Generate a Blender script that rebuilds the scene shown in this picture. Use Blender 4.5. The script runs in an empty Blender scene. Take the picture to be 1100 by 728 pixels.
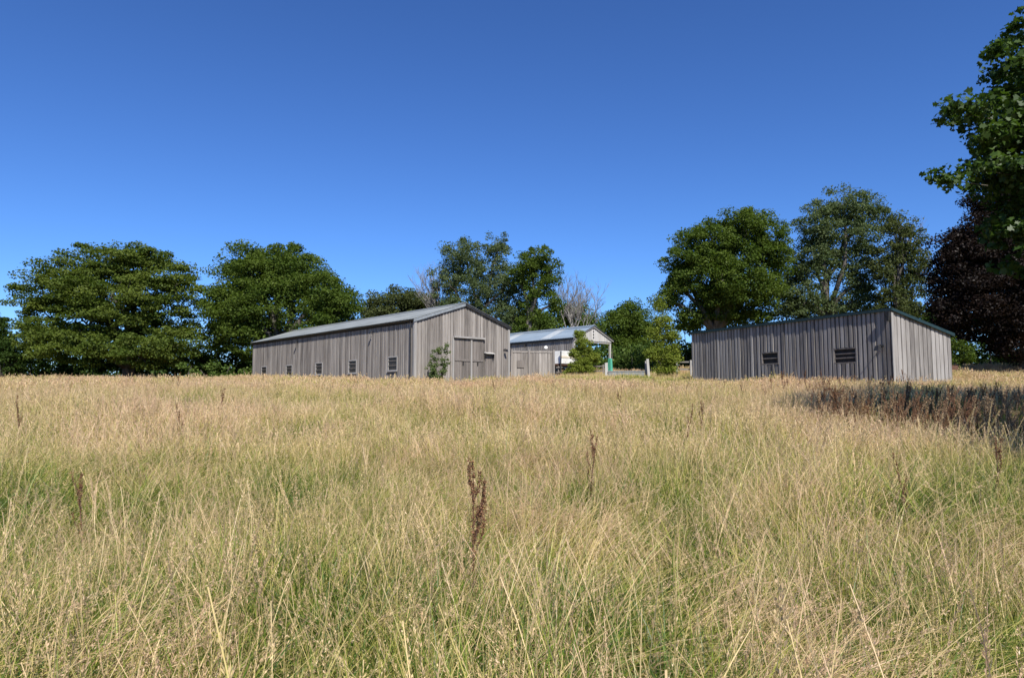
import bpy, math, random
import numpy as np
from mathutils import Vector, Matrix

random.seed(7)
RS = np.random.RandomState(11)
R = math.radians
sc = bpy.context.scene
COL = sc.collection

# ------------------------------------------------------------------ camera
F = 764.0            # focal length in photograph pixels (photo is 1100 px wide)
EYE = 1.65
PITCH = math.atan(63 / F)
cam_d = bpy.data.cameras.new('camera')
cam = bpy.data.objects.new('camera', cam_d)
COL.objects.link(cam)
cam.location = (0, 0, EYE)
cam.rotation_euler = (R(90) + PITCH, 0, 0)
cam_d.sensor_width = 36
cam_d.lens = 36 * F / 1100
cam_d.clip_start = 0.05
cam_d.clip_end = 5000
sc.camera = cam

CP, SP = math.cos(PITCH), math.sin(PITCH)


def at(px, py, Y):
    """point seen at photo pixel (px, py) at distance Y in front of the camera"""
    a = (px - 550) / F
    b = (364 - py) / F
    d = Vector((a, CP - b * SP, SP + b * CP))
    return Vector((0, 0, EYE)) + d * (Y / d.y)


# ------------------------------------------------------------------ terrain
def sstep(a, b, v):
    t = np.clip((np.asarray(v, float) - a) / (b - a), 0, 1)
    return t * t * (3 - 2 * t)


PROF_Y = [-600, -40, -10, 0, 10, 20, 30, 39, 47, 60, 75, 100, 900]
PROF_Z = [-4, -2.4, -0.7, 0, 0.52, 1.12, 1.70, 2.08, 2.45, 3.05, 3.45, 3.6, 3.6]


def ground(x, y):
    x = np.asarray(x, float)
    y = np.asarray(y, float)
    z = np.interp(y, PROF_Y, PROF_Z)
    z = z + .48 * sstep(-1, 6, x) * sstep(36, 46, y)
    z = z + .30 * sstep(13, 21, x) * sstep(29, 38, y)
    z = z - .30 * sstep(-6, -22, x) * sstep(36, 58, y)
    z = z + .05 * np.sin(x * .55 + 1.3 * np.sin(y * .31)) * np.cos(y * .47 + .8) + .03 * np.sin(x * 1.3 + y * .9)
    return z


def gz(x, y):
    return float(ground(x, y))


# ------------------------------------------------------------------ material helpers
def new_mat(name):
    m = bpy.data.materials.new(name)
    m.use_nodes = True
    nt = m.node_tree
    for n in list(nt.nodes):
        nt.nodes.remove(n)
    out = nt.nodes.new('ShaderNodeOutputMaterial')
    return m, nt, out


class NT:
    def __init__(self, nt):
        self.nt = nt

    def n(self, t, **kw):
        nd = self.nt.nodes.new(t)
        for k, v in kw.items():
            if k.startswith('i_'):
                key = k[2:]
                key = int(key) if key.isdigit() else key.replace('_', ' ')
                s = nd.inputs[key]
                if hasattr(v, 'is_output') or isinstance(v, bpy.types.NodeSocket):
                    self.nt.links.new(v, s)
                else:
                    s.default_value = v
            else:
                setattr(nd, k, v)
        return nd

    def l(self, a, b):
        self.nt.links.new(a, b)

    def math(self, op, a, b=0.0, c=None):
        nd = self.nt.nodes.new('ShaderNodeMath')
        nd.operation = op
        for i, v in enumerate((a, b, c)):
            if v is None:
                continue
            if isinstance(v, bpy.types.NodeSocket):
                self.nt.links.new(v, nd.inputs[i])
            else:
                nd.inputs[i].default_value = v
        return nd.outputs[0]

    def ramp(self, fac, stops, interp='LINEAR'):
        nd = self.nt.nodes.new('ShaderNodeValToRGB')
        cr = nd.color_ramp
        cr.interpolation = interp
        while len(cr.elements) < len(stops):
            cr.elements.new(0.5)
        for e, (p, c) in zip(cr.elements, stops):
            e.position = p
            e.color = (c[0], c[1], c[2], 1)
        self.nt.links.new(fac, nd.inputs[0])
        return nd.outputs[0]

    def mix(self, fac, a, b, blend='MIX'):
        nd = self.nt.nodes.new('ShaderNodeMix')
        nd.data_type = 'RGBA'
        nd.blend_type = blend
        for s, v in ((nd.inputs[0], fac), (nd.inputs[6], a), (nd.inputs[7], b)):
            if isinstance(v, bpy.types.NodeSocket):
                self.nt.links.new(v, s)
            else:
                s.default_value = v if not isinstance(v, tuple) or len(v) == 4 else (*v, 1)
        return nd.outputs[2]

    def noise(self, scale, detail=4, rough=.55, vec=None, dim='3D'):
        nd = self.nt.nodes.new('ShaderNodeTexNoise')
        nd.inputs['Scale'].default_value = scale
        nd.inputs['Detail'].default_value = detail
        nd.inputs['Roughness'].default_value = rough
        if vec is not None:
            self.nt.links.new(vec, nd.inputs['Vector'])
        return nd.outputs[0]

    def mapping(self, vec, scale=(1, 1, 1), rot=(0, 0, 0)):
        nd = self.nt.nodes.new('ShaderNodeMapping')
        nd.inputs['Scale'].default_value = scale
        nd.inputs['Rotation'].default_value = rot
        self.nt.links.new(vec, nd.inputs['Vector'])
        return nd.outputs[0]


def leaf_material(name, lo, hi, trans=.35, gloss=.004):
    """foliage: colour varies leaf by leaf and clump by clump"""
    m, nt, out = new_mat(name)
    g = NT(nt)
    rnd = g.n('ShaderNodeAttribute', attribute_name='rnd').outputs['Fac']
    col = g.ramp(rnd, [(0, lo), (.55, tuple((a + b) / 2 for a, b in zip(lo, hi))), (1, hi)])
    dif = g.n('ShaderNodeBsdfDiffuse', i_Color=col)
    tcol = g.mix(1.0, col, (1.15, 1.25, .55), 'MULTIPLY')
    tr = g.n('ShaderNodeBsdfTranslucent', i_Color=tcol)
    mx = g.n('ShaderNodeMixShader', i_0=trans)
    g.l(dif.outputs[0], mx.inputs[1])
    g.l(tr.outputs[0], mx.inputs[2])
    gl = g.n('ShaderNodeBsdfGlossy', i_Roughness=.5)
    gl.inputs['Color'].default_value = (1, 1, 1, 1)
    m2 = g.n('ShaderNodeMixShader', i_0=gloss)
    g.l(mx.outputs[0], m2.inputs[1])
    g.l(gl.outputs[0], m2.inputs[2])
    g.l(m2.outputs[0], out.inputs[0])
    return m


def bark_material(name, lo, hi):
    m, nt, out = new_mat(name)
    g = NT(nt)
    geo = g.n('ShaderNodeNewGeometry')
    v = g.mapping(geo.outputs['Position'], (5, 5, 1.2))
    nz = g.noise(1.6, 6, .65, v)
    col = g.ramp(nz, [(.3, lo), (.7, hi)])
    b = g.n('ShaderNodeBsdfPrincipled', i_Base_Color=col, i_Roughness=.9)
    bp = g.n('ShaderNodeBump', i_Strength=.6, i_Distance=.05, i_Height=nz)
    g.l(bp.outputs[0], b.inputs['Normal'])
    g.l(b.outputs[0], out.inputs[0])
    return m


def wood_material(name, stops, bump=.4, stain=.85):
    """weathered boards: each board (mesh island) has its own tone, grain runs along z"""
    m, nt, out = new_mat(name)
    g = NT(nt)
    geo = g.n('ShaderNodeNewGeometry')
    tc = g.n('ShaderNodeTexCoord')
    isl = geo.outputs['Random Per Island']
    off = g.n('ShaderNodeCombineXYZ')
    g.l(g.math('MULTIPLY', isl, 37.0), off.inputs[2])
    add = g.n('ShaderNodeVectorMath', operation='ADD')
    g.l(tc.outputs['Object'], add.inputs[0])
    g.l(off.outputs[0], add.inputs[1])
    grain = g.noise(1.0, 6, .6, g.mapping(add.outputs[0], (38, 38, 1.1)))
    blotch = g.noise(1.0, 4, .6, g.mapping(add.outputs[0], (5, 5, .55)))
    f = g.math('ADD', g.math('MULTIPLY', g.math('ADD', isl, .35), .46), g.math('MULTIPLY', g.math('SUBTRACT', grain, .5), .75))
    f = g.math('ADD', f, g.math('MULTIPLY', g.math('SUBTRACT', blotch, .42), stain))
    col = g.ramp(f, stops)
    b = g.n('ShaderNodeBsdfPrincipled', i_Base_Color=col, i_Roughness=.85)
    bp = g.n('ShaderNodeBump', i_Strength=bump, i_Distance=.01, i_Height=grain)
    g.l(bp.outputs[0], b.inputs['Normal'])
    g.l(b.outputs[0], out.inputs[0])
    return m


def plain_material(name, lo, hi, rough=.6, metal=0.0, scale=3.0, bump=.0, stretch=(1, 1, 1), spec=.5):
    m, nt, out = new_mat(name)
    g = NT(nt)
    tc = g.n('ShaderNodeTexCoord')
    nz = g.noise(scale, 6, .6, g.mapping(tc.outputs['Object'], stretch))
    col = g.ramp(nz, [(.3, lo), (.72, hi)])
    b = g.n('ShaderNodeBsdfPrincipled', i_Base_Color=col, i_Roughness=rough, i_Metallic=metal)
    b.inputs['Specular IOR Level'].default_value = spec
    if bump:
        bp = g.n('ShaderNodeBump', i_Strength=bump, i_Distance=.02, i_Height=nz)
        g.l(bp.outputs[0], b.inputs['Normal'])
    g.l(b.outputs[0], out.inputs[0])
    return m


GREYS = [(0, (.045, .038, .032)), (.20, (.110, .096, .084)), (.45, (.205, .183, .162)), (.72, (.295, .267, .238)), (1, (.42, .385, .35))]
SILVER = [(0, (.045, .040, .036)), (.20, (.120, .108, .098)), (.45, (.225, .207, .190)), (.72, (.310, .290, .270)), (1, (.42, .40, .375))]
DOORW = [(0, (.06, .05, .043)), (.2, (.13, .108, .095)), (.5, (.225, .185, .165)), (.8, (.30, .25, .225)), (1, (.36, .31, .27))]
M = {}
M['barn_wood'] = wood_material('weathered_grey_boards', GREYS)
M['shed_wood'] = wood_material('silvered_boards', SILVER)
M['door_wood'] = wood_material('reddish_door_boards', [(a, (c[0] * .70, c[1] * .74, c[2] * .73)) for a, c in DOORW])
M['trim_wood'] = wood_material('pale_trim_timber', [(0, (.18, .165, .15)), (.5, (.29, .275, .255)), (1, (.40, .38, .355))])
M['post_wood'] = wood_material('bleached_post_timber', [(0, (.22, .205, .185)), (.5, (.37, .355, .325)), (1, (.48, .46, .43))])
M['pale_boards'] = wood_material('pale_gable_boards', [(0, (.26, .25, .235)), (.5, (.42, .405, .38)), (1, (.53, .515, .485))])  # palest boards, on the open building's gable only
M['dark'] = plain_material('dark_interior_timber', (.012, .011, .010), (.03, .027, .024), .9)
M['glass'] = plain_material('dirty_window_glass', (.020, .018, .015), (.055, .046, .036), .45, 0, 2.0)
M['sheet'] = plain_material('grey_roof_sheet', (.14, .155, .155), (.25, .265, .26), .55, 0, 1.1, 0, (1, .35, 1))
M['blue_sheet'] = plain_material('blue_grey_roof_sheet', (.15, .195, .245), (.225, .275, .325), .45, 0, .9, 0, (1, .35, 1))
M['rooflight'] = plain_material('pale_rooflight_sheet', (.28, .31, .335), (.35, .375, .39), .4, 0, 2.0)
M['green_trim'] = plain_material('dark_green_sheet_metal', (.005, .017, .016), (.012, .032, .029), .45, 0, 3)
M['black_metal'] = plain_material('dark_metal', (.012, .012, .013), (.04, .038, .036), .5, .2, 6)
M['zinc'] = plain_material('galvanised_metal', (.20, .22, .23), (.36, .38, .38), .5, .35, 7)
M['white_paint'] = plain_material('dirty_white_paint', (.58, .57, .53), (.80, .79, .76), .5, 0, 3)
M['cream_paint'] = plain_material('cream_paint', (.55, .47, .35), (.70, .63, .50), .55, 0, 2.5)
M['green_paint'] = plain_material('jade_green_wrap', (.06, .30, .20), (.10, .42, .30), .5, 0, 4)
M['rubber'] = plain_material('tyre_rubber', (.012, .012, .012), (.03, .03, .03), .85, 0, 8)
M['rust'] = plain_material('rusty_steel', (.05, .022, .012), (.14, .065, .035), .8, 0, 9)


# ------------------------------------------------------------------ mesh helpers
def fast_mesh(name, V, Fc, mat, attrs=None, smooth=False):
    V = np.ascontiguousarray(V, dtype=np.float32).reshape(-1, 3)
    Fc = np.ascontiguousarray(Fc, dtype=np.int32)
    k = Fc.shape[1]
    me = bpy.data.meshes.new(name)
    me.vertices.add(len(V))
    me.vertices.foreach_set('co', V.ravel())
    me.loops.add(Fc.size)
    me.loops.foreach_set('vertex_index', Fc.ravel())
    me.polygons.add(len(Fc))
    me.polygons.foreach_set('loop_start', np.arange(0, Fc.size, k, dtype=np.int32))
    if smooth:
        me.polygons.foreach_set('use_smooth', np.ones(len(Fc), dtype=bool))
    for an, av in (attrs or {}).items():
        a = me.attributes.new(an, 'FLOAT', 'POINT')
        a.data.foreach_set('value', np.ascontiguousarray(av, dtype=np.float32).ravel())
    me.update(calc_edges=True)
    if mat:
        me.materials.append(mat)
    return me


def link_obj(name, me, parent=None, loc=None):
    o = bpy.data.objects.new(name, me)
    COL.objects.link(o)
    if parent is not None:
        o.parent = parent
    if loc is not None:
        o.location = loc
    return o


def tag(o, label=None, cat=None, group=None, kind=None):
    if label:
        o['label'] = label
    if cat:
        o['category'] = cat
    if group:
        o['group'] = group
    if kind:
        o['kind'] = kind
    return o


def thing(name, label, cat, loc=(0, 0, 0), rz=0.0, group=None):
    o = bpy.data.objects.new(name, None)
    o.empty_display_size = .3
    COL.objects.link(o)
    o.location = loc
    o.rotation_euler = (0, 0, rz)
    return tag(o, label, cat, group)


class MB:
    def __init__(self):
        self.v = []
        self.f = []

    def add(self, vs, fs):
        o = len(self.v)
        self.v += [tuple(p) for p in vs]
        self.f += [tuple(i + o for i in q) for q in fs]
        return self

    def box(self, x0, x1, y0, y1, z0, z1):
        return self.add([(x0, y0, z0), (x1, y0, z0), (x1, y1, z0), (x0, y1, z0), (x0, y0, z1), (x1, y0, z1), (x1, y1, z1), (x0, y1, z1)],
                        [(0, 3, 2, 1), (4, 5, 6, 7), (0, 1, 5, 4), (1, 2, 6, 5), (2, 3, 7, 6), (3, 0, 4, 7)])

    def hexa(self, b, t):
        return self.add(list(b) + list(t), [(0, 3, 2, 1), (4, 5, 6, 7), (0, 1, 5, 4), (1, 2, 6, 5), (2, 3, 7, 6), (3, 0, 4, 7)])

    def bar(self, p, q, w, h, up=(0, 0, 1)):
        p = Vector(p)
        q = Vector(q)
        d = (q - p).normalized()
        s = d.cross(Vector(up))
        if s.length < 1e-4:
            s = d.cross(Vector((1, 0, 0)))
        s.normalize()
        u = s.cross(d).normalized()
        c = [(-w / 2, -h / 2), (w / 2, -h / 2), (w / 2, h / 2), (-w / 2, h / 2)]
        return self.hexa([p + s * a + u * b for a, b in c], [q + s * a + u * b for a, b in c])

    def tube(self, pts, rads, n=8, cap=True):
        pts = [Vector(p) for p in pts]
        vs, fs = [], []
        ref = Vector((.31, .77, .12)).normalized()
        for i, p in enumerate(pts):
            d = (pts[min(i + 1, len(pts) - 1)] - pts[max(i - 1, 0)])
            d = d.normalized() if d.length > 1e-9 else Vector((0, 0, 1))
            s = d.cross(ref)
            if s.length < .1:
                s = d.cross(Vector((1, 0, .2)))
            s.normalize()
            u = d.cross(s)
            for k in range(n):
                a = 2 * math.pi * k / n
                vs.append(p + (s * math.cos(a) + u * math.sin(a)) * rads[i])
        for i in range(len(pts) - 1):
            for k in range(n):
                k2 = (k + 1) % n
                fs.append((i * n + k, i * n + k2, (i + 1) * n + k2, (i + 1) * n + k))
        if cap:
            fs.append(tuple(range(n - 1, -1, -1)))
            fs.append(tuple((len(pts) - 1) * n + k for k in range(n)))
        return self.add(vs, fs)

    def lathe(self, prof, c=(0, 0, 0), n=16, axis='z'):
        vs, fs = [], []
        for r, h in prof:
            for k in range(n):
                a = 2 * math.pi * k / n
                if axis == 'z':
                    vs.append((c[0] + r * math.cos(a), c[1] + r * math.sin(a), c[2] + h))
                elif axis == 'y':
                    vs.append((c[0] + r * math.cos(a), c[1] + h, c[2] + r * math.sin(a)))
                else:
                    vs.append((c[0] + h, c[1] + r * math.cos(a), c[2] + r * math.sin(a)))
        for i in range(len(prof) - 1):
            for k in range(n):
                k2 = (k + 1) % n
                fs.append((i * n + k, i * n + k2, (i + 1) * n + k2, (i + 1) * n + k))
        return self.add(vs, fs)

    def build(self, name, mat, parent=None, smooth=False, loc=None):
        me = bpy.data.meshes.new(name)
        me.from_pydata([tuple(v) for v in self.v], [], self.f)
        if smooth:
            me.polygons.foreach_set('use_smooth', [True] * len(me.polygons))
        me.update()
        me.materials.append(mat)
        return link_obj(name, me, parent, loc)


# ------------------------------------------------------------------ ground sheet
def build_ground():
    def axis(n, near, far):
        t = np.linspace(-1, 1, n)
        return np.sign(t) * (near * np.abs(t) + (far - near) * np.abs(t) ** 5)
    xs = axis(261, 75, 900)
    ys = np.concatenate([-np.linspace(900 ** .5, 2, 30) ** 2, np.linspace(-3.5, 110, 200), 110 + np.linspace(1, 28, 28) ** 2])
    X, Y = np.meshgrid(xs, ys)
    Z = ground(X, Y)
    V = np.stack([X, Y, Z], -1).reshape(-1, 3)
    ny, nx = X.shape
    i = np.arange(ny - 1)[:, None] * nx + np.arange(nx - 1)[None, :]
    Fc = np.stack([i, i + 1, i + 1 + nx, i + nx], -1).reshape(-1, 4)
    m, nt, out = new_mat('thatch_and_soil')
    g = NT(nt)
    geo = g.n('ShaderNodeNewGeometry')
    p = geo.outputs['Position']
    n1 = g.noise(.35, 4, .6, p)
    n2 = g.noise(9, 6, .7, p)
    f = g.math('ADD', g.math('MULTIPLY', n1, .6), g.math('MULTIPLY', n2, .4))
    col = g.ramp(f, [(.3, (.10, .095, .035)), (.5, (.24, .185, .085)), (.7, (.36, .275, .14))])
    b = g.n('ShaderNodeBsdfPrincipled', i_Base_Color=col, i_Roughness=.95)
    b.inputs['Specular IOR Level'].default_value = .1
    bp = g.n('ShaderNodeBump', i_Strength=.8, i_Distance=.08, i_Height=n2)
    g.l(bp.outputs[0], b.inputs['Normal'])
    g.l(b.outputs[0], out.inputs[0])
    o = link_obj('ground', fast_mesh('ground', V, Fc, m, smooth=True))
    tag(o, kind='structure')


build_ground()

# ------------------------------------------------------------------ grass
def grass_material():
    m, nt, out = new_mat('meadow_grass_blades')
    g = NT(nt)
    kind = g.n('ShaderNodeAttribute', attribute_name='kind').outputs['Fac']
    rnd = g.n('ShaderNodeAttribute', attribute_name='rnd').outputs['Fac']
    oi = g.n('ShaderNodeObjectInfo').outputs['Random']
    geo = g.n('ShaderNodeNewGeometry')
    p = g.mapping(geo.outputs['Position'], (1, 1, .01))
    n1 = g.noise(.22, 3, .6, p)
    n2 = g.noise(1.1, 3, .6, p)
    patch = g.math('ADD', g.math('MULTIPLY', g.math('SUBTRACT', n1, .5), 1.7), g.math('MULTIPLY', g.math('SUBTRACT', n2, .5), 1.6))
    k = g.math('ADD', kind, g.math('MULTIPLY', patch, .80))
    k = g.math('ADD', k, g.math('MULTIPLY', g.math('SUBTRACT', oi, .5), .16))
    k = g.math('ADD', k, g.math('MULTIPLY', g.math('SUBTRACT', rnd, .5), .22))
    col = g.ramp(k, [(0, (.075, .145, .018)), (.25, (.195, .265, .034)), (.45, (.42, .405, .085)),
                     (.62, (.58, .450, .190)), (.80, (.70, .525, .285)), (1, (.63, .430, .265))])
    br = g.math('ADD', g.math('MULTIPLY', rnd, .55), .70)
    hv = g.n('ShaderNodeHueSaturation', i_Color=col, i_Value=br)
    col = hv.outputs[0]
    dif = g.n('ShaderNodeBsdfDiffuse', i_Color=col)
    tr = g.n('ShaderNodeBsdfTranslucent', i_Color=col)
    mx = g.n('ShaderNodeMixShader', i_0=.38)
    g.l(dif.outputs[0], mx.inputs[1])
    g.l(tr.outputs[0], mx.inputs[2])
    gl = g.n('ShaderNodeBsdfGlossy', i_Roughness=.45)
    m2 = g.n('ShaderNodeMixShader', i_0=.03)
    g.l(mx.outputs[0], m2.inputs[1])
    g.l(gl.outputs[0], m2.inputs[2])
    g.l(m2.outputs[0], out.inputs[0])
    return m


M['grass'] = grass_material()


def blades(n, rad, h0, h1, w, bend0, bend1, segs, kb, kt, lean=(0.0, 0.0), taper=1.0, leanv=.5, sq=1.0):
    """n ribbon blades: verts (n, segs+1, 2, 3), faces, kind, rnd and the centre line"""
    ang = RS.rand(n) * 2 * np.pi
    r = rad * np.sqrt(RS.rand(n))
    base = np.stack([r * np.cos(ang), r * np.sin(ang), np.full(n, -.04)], -1)
    L = h0 + (h1 - h0) * RS.rand(n) ** sq
    la = RS.rand(n) * 2 * np.pi
    ld = np.stack([np.cos(la), np.sin(la)], -1) * leanv + np.array(lean)[None]
    bend = bend0 + (bend1 - bend0) * RS.rand(n)
    t = np.linspace(0, 1, segs + 1)
    horiz = (L * bend)[:, None] * (.25 * t + .75 * t ** 2.2)[None]
    up = L[:, None] * (t[None] - .42 * np.minimum(bend * np.linalg.norm(ld, axis=1), 1.6)[:, None] * t[None] ** 2.4)
    c = base[:, None, :] + np.concatenate([ld[:, None, :] * horiz[..., None], up[..., None]], -1)
    wob = (RS.rand(n, 1, 2) - .5) * (L * .12)[:, None, None] * np.sin(t * 3.1)[None, :, None]
    c[:, :, :2] += wob
    wa = RS.rand(n) * 2 * np.pi
    side = np.stack([np.cos(wa), np.sin(wa), np.zeros(n)], -1)
    wd = w * (.6 + .8 * RS.rand(n))[:, None] * np.maximum(1 - t[None] ** 1.6 * taper, .12)
    V = c[:, :, None, :] + side[:, None, None, :] * (wd[:, :, None, None] * np.array([-.5, .5])[None, None, :, None])
    idx = (np.arange(n) * (segs + 1) * 2)[:, None] + (np.arange(segs) * 2)[None]
    Fc = np.stack([idx, idx + 1, idx + 3, idx + 2], -1).reshape(-1, 4)
    kind = (kb + (kt - kb) * t)[None, :, None] * np.ones((n, 1, 2)) + (RS.rand(n) - .5)[:, None, None] * .18
    rnd = np.repeat(RS.rand(n), (segs + 1) * 2)
    return V.reshape(-1, 3), Fc, kind.ravel(), rnd, c


def spikelets(c, m, ln, wd, t0, spread, kind):
    """m small diamond spikelets round the top of every stem centre line c"""
    n, s, _ = c.shape
    tt = t0 + (1 - t0) * RS.rand(n, m)
    x = tt * (s - 1)
    i0 = np.clip(np.floor(x).astype(int), 0, s - 2)
    fr = (x - i0)[..., None]
    ar = np.arange(n)[:, None]
    p = c[ar, i0] * (1 - fr) + c[ar, i0 + 1] * fr
    d = c[ar, i0 + 1] - c[ar, i0]
    d /= np.linalg.norm(d, axis=-1, keepdims=True) + 1e-9
    rv = RS.randn(n, m, 3)
    rv -= d * np.sum(rv * d, -1, keepdims=True)
    rv /= np.linalg.norm(rv, axis=-1, keepdims=True) + 1e-9
    q = d * .8 + rv * spread
    q /= np.linalg.norm(q, axis=-1, keepdims=True)
    sd = np.cross(q, RS.randn(n, m, 3))
    sd /= np.linalg.norm(sd, axis=-1, keepdims=True) + 1e-9
    shrink = (1.15 - .7 * ((tt - t0) / (1 - t0)))[..., None]
    l_ = ln * shrink * (.7 + .6 * RS.rand(n, m, 1))
    p = p + rv * .004
    V = np.stack([p, p + q * l_ * .5 + sd * wd * .5, p + q * l_, p + q * l_ * .5 - sd * wd * .5], 2)
    N = n * m
    Fc = np.arange(N * 4).reshape(N, 4)
    return V.reshape(-1, 3), Fc, np.repeat(kind + (RS.rand(N) - .5) * .2, 4), np.repeat(RS.rand(N), 4)


def merge(parts):
    V, Fc, k, r = [], [], [], []
    o = 0
    for p in parts:
        V.append(p[0]); Fc.append(p[1] + o); k.append(p[2]); r.append(p[3])
        o += len(p[0])
    return np.concatenate(V), np.concatenate(Fc), np.concatenate(k), np.concatenate(r)


protos = bpy.data.collections.new('grass_clumps')      # source clumps of the instanced meadow, not in the scene
PI = {'lodged': [], 'coarse': [], 'near': [], 'mid': [], 'far': [], 'lush': [], 'short': []}


def proto(cls, parts):
    V, Fc, k, r = merge(parts)
    i = len(protos.objects)
    nm = 'grass_clump_%02d' % i
    o = bpy.data.objects.new(nm, fast_mesh(nm, V, Fc, M['grass'], {'kind': k, 'rnd': r}))
    protos.objects.link(o)
    PI[cls].append(i)


for v in range(7):
    ln = (.25 * math.cos(v * 1.7), .25 * math.sin(v * 1.7))
    parts = []
    b = blades(70, .22, .26, .66, .0075, .4, 1.3, 5, -.06, .30, ln); parts.append(b[:4])
    b = blades(16, .22, .30, .75, .0045, .3, 1.4, 5, .42, .74, ln); parts.append(b[:4])
    b = blades(9, .22, .50, .90, .0028, .1, .8, 6, .45, .80, ln, .35); parts.append(b[:4])
    if v % 2 == 0:
        b = blades(7, .22, .55, .92, .0028, .1, .7, 6, .42, .78, ln, .35); parts.append(b[:4])
        parts.append(spikelets(b[4], 30, .014, .0030, .82, .28, .84))
    b = blades(4, .22, .45, .85, .0028, .5, 1.5, 6, .5, .80, ln, .35); parts.append(b[:4])
    parts.append(spikelets(b[4], 34, .018, .0034, .74, .35, .92))
    proto('near', parts)
for v in range(5):
    ln = (.25 * math.cos(v * 2.1), .25 * math.sin(v * 2.1))
    parts = []
    b = blades(56, .36, .28, .60, .012, .3, 1.1, 3, .08, .40, ln); parts.append(b[:4])
    b = blades(30, .36, .30, .66, .009, .3, 1.0, 3, .45, .72, ln); parts.append(b[:4])
    b = blades(24, .36, .50, .86, .0055, .1, .8, 4, .45, .76, ln, .35); parts.append(b[:4])
    parts.append(spikelets(b[4], 8, .034, .0070, .78, .4, .84))
    proto('mid', parts)
for v in range(4):
    parts = []
    b = blades(55, .75, .28, .55, .026, .3, .9, 2, .22, .50); parts.append(b[:4])
    b = blades(70, .75, .42, .76, .015, .1, .7, 3, .48, .74, (0, 0), .4); parts.append(b[:4])
    parts.append(spikelets(b[4], 4, .075, .022, .76, .6, .86))
    proto('far', parts)
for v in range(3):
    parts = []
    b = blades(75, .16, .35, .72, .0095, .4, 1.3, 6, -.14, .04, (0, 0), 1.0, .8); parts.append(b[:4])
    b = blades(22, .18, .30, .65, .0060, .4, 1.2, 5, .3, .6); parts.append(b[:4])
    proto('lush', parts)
for v in range(3):
    parts = []
    b = blades(110, .8, .08, .22, .022, .3, 1.2, 2, .30, .62); parts.append(b[:4])
    b = blades(26, .8, .20, .42, .012, .1, .7, 2, .5, .8); parts.append(b[:4])
    proto('short', parts)


for v in range(4):
    parts = []
    b = blades(34, .24, .55, .95, .0062, .7, 1.3, 6, .40, .74, (.95, .15), .8, .35); parts.append(b[:4])
    b = blades(26, .24, .45, .80, .0085, .6, 1.2, 6, .12, .42, (.80, -.1), .9, .4); parts.append(b[:4])
    b = blades(9, .24, .6, .95, .0030, .6, 1.0, 6, .5, .8, (.9, .1), .35, .3); parts.append(b[:4])
    parts.append(spikelets(b[4], 34, .016, .0032, .76, .3, .88))
    proto('lodged', parts)


for v in range(4):
    parts = []
    b = blades(40, .20, .40, .85, .0125, .5, 1.25, 6, .16, .44, (.2, .1), 1.0, .9); parts.append(b[:4])
    b = blades(16, .22, .35, .80, .0100, .5, 1.3, 6, .46, .72, (.1, .2), 1.0, .9); parts.append(b[:4])
    b = blades(5, .18, .7, 1.05, .0036, .1, .5, 6, .5, .82, (.1, .1), .3, .4); parts.append(b[:4])
    parts.append(spikelets(b[4], 60, .017, .0042, .70, .32, .92))
    proto('coarse', parts)


def vnoise(x, y, s, ph=0.0):
    x = np.asarray(x) / s
    y = np.asarray(y) / s
    return (np.sin(x * 2.1 + 1.7 * np.sin(y * 1.3 + ph) + ph) + np.sin(y * 2.6 + 1.4 * np.sin(x * 1.9 - ph * 2) + 2 * ph)
            + .6 * np.sin(x * 4.7 + y * 3.9 + ph * 3)) / 2.6


# building footprints (corner, along-wall direction, across direction, length, width)
DL = Vector((-.663, .749, 0)).normalized()      # long wall of the big barn
DG = Vector((.749, .663, 0)).normalized()
BARN_C = Vector((at(445, 409, 39).x, 39, 0)); BARN_L, BARN_W = 22.8, 6.85
EL = Vector((-.452, .892, 0)).normalized()
EG = Vector((.892, .452, 0)).normalized()
SHED_C = Vector((at(960, 405, 32).x, 32, 0)); SHED_L, SHED_W = 13.3, 4.3
MID_C = Vector((at(617, 400, 60).x, 60, 0)); MID_L, MID_W = 15.0, 4.8
FOOT = [(BARN_C, DL, DG, BARN_L, BARN_W), (SHED_C, EL, EG, SHED_L, SHED_W), (MID_C, DL, DG, MID_L, MID_W)]


def outside(x, y, pad=.12):
    ok = np.ones(len(x), bool)
    for c, a, b, la, lb in FOOT:
        u = (x - c.x) * a.x + (y - c.y) * a.y
        w = (x - c.x) * b.x + (y - c.y) * b.y
        ok &= ~((u > -pad) & (u < la + pad) & (w > -pad) & (w < lb + pad))
    return ok


def shortness(x, y):
    """1 where the grass is short: the trodden yard by the gate"""
    return sstep(1.5, 4, x) * sstep(33.5, 37.5, y) * (1 - sstep(12, 14.5, x)) + sstep(-6, -2, x) * sstep(37.2, 39, y) * (1 - sstep(3, 5, x)) * .8


PX, PY, PS, PIX, PROT = [], [], [], [], []


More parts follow.
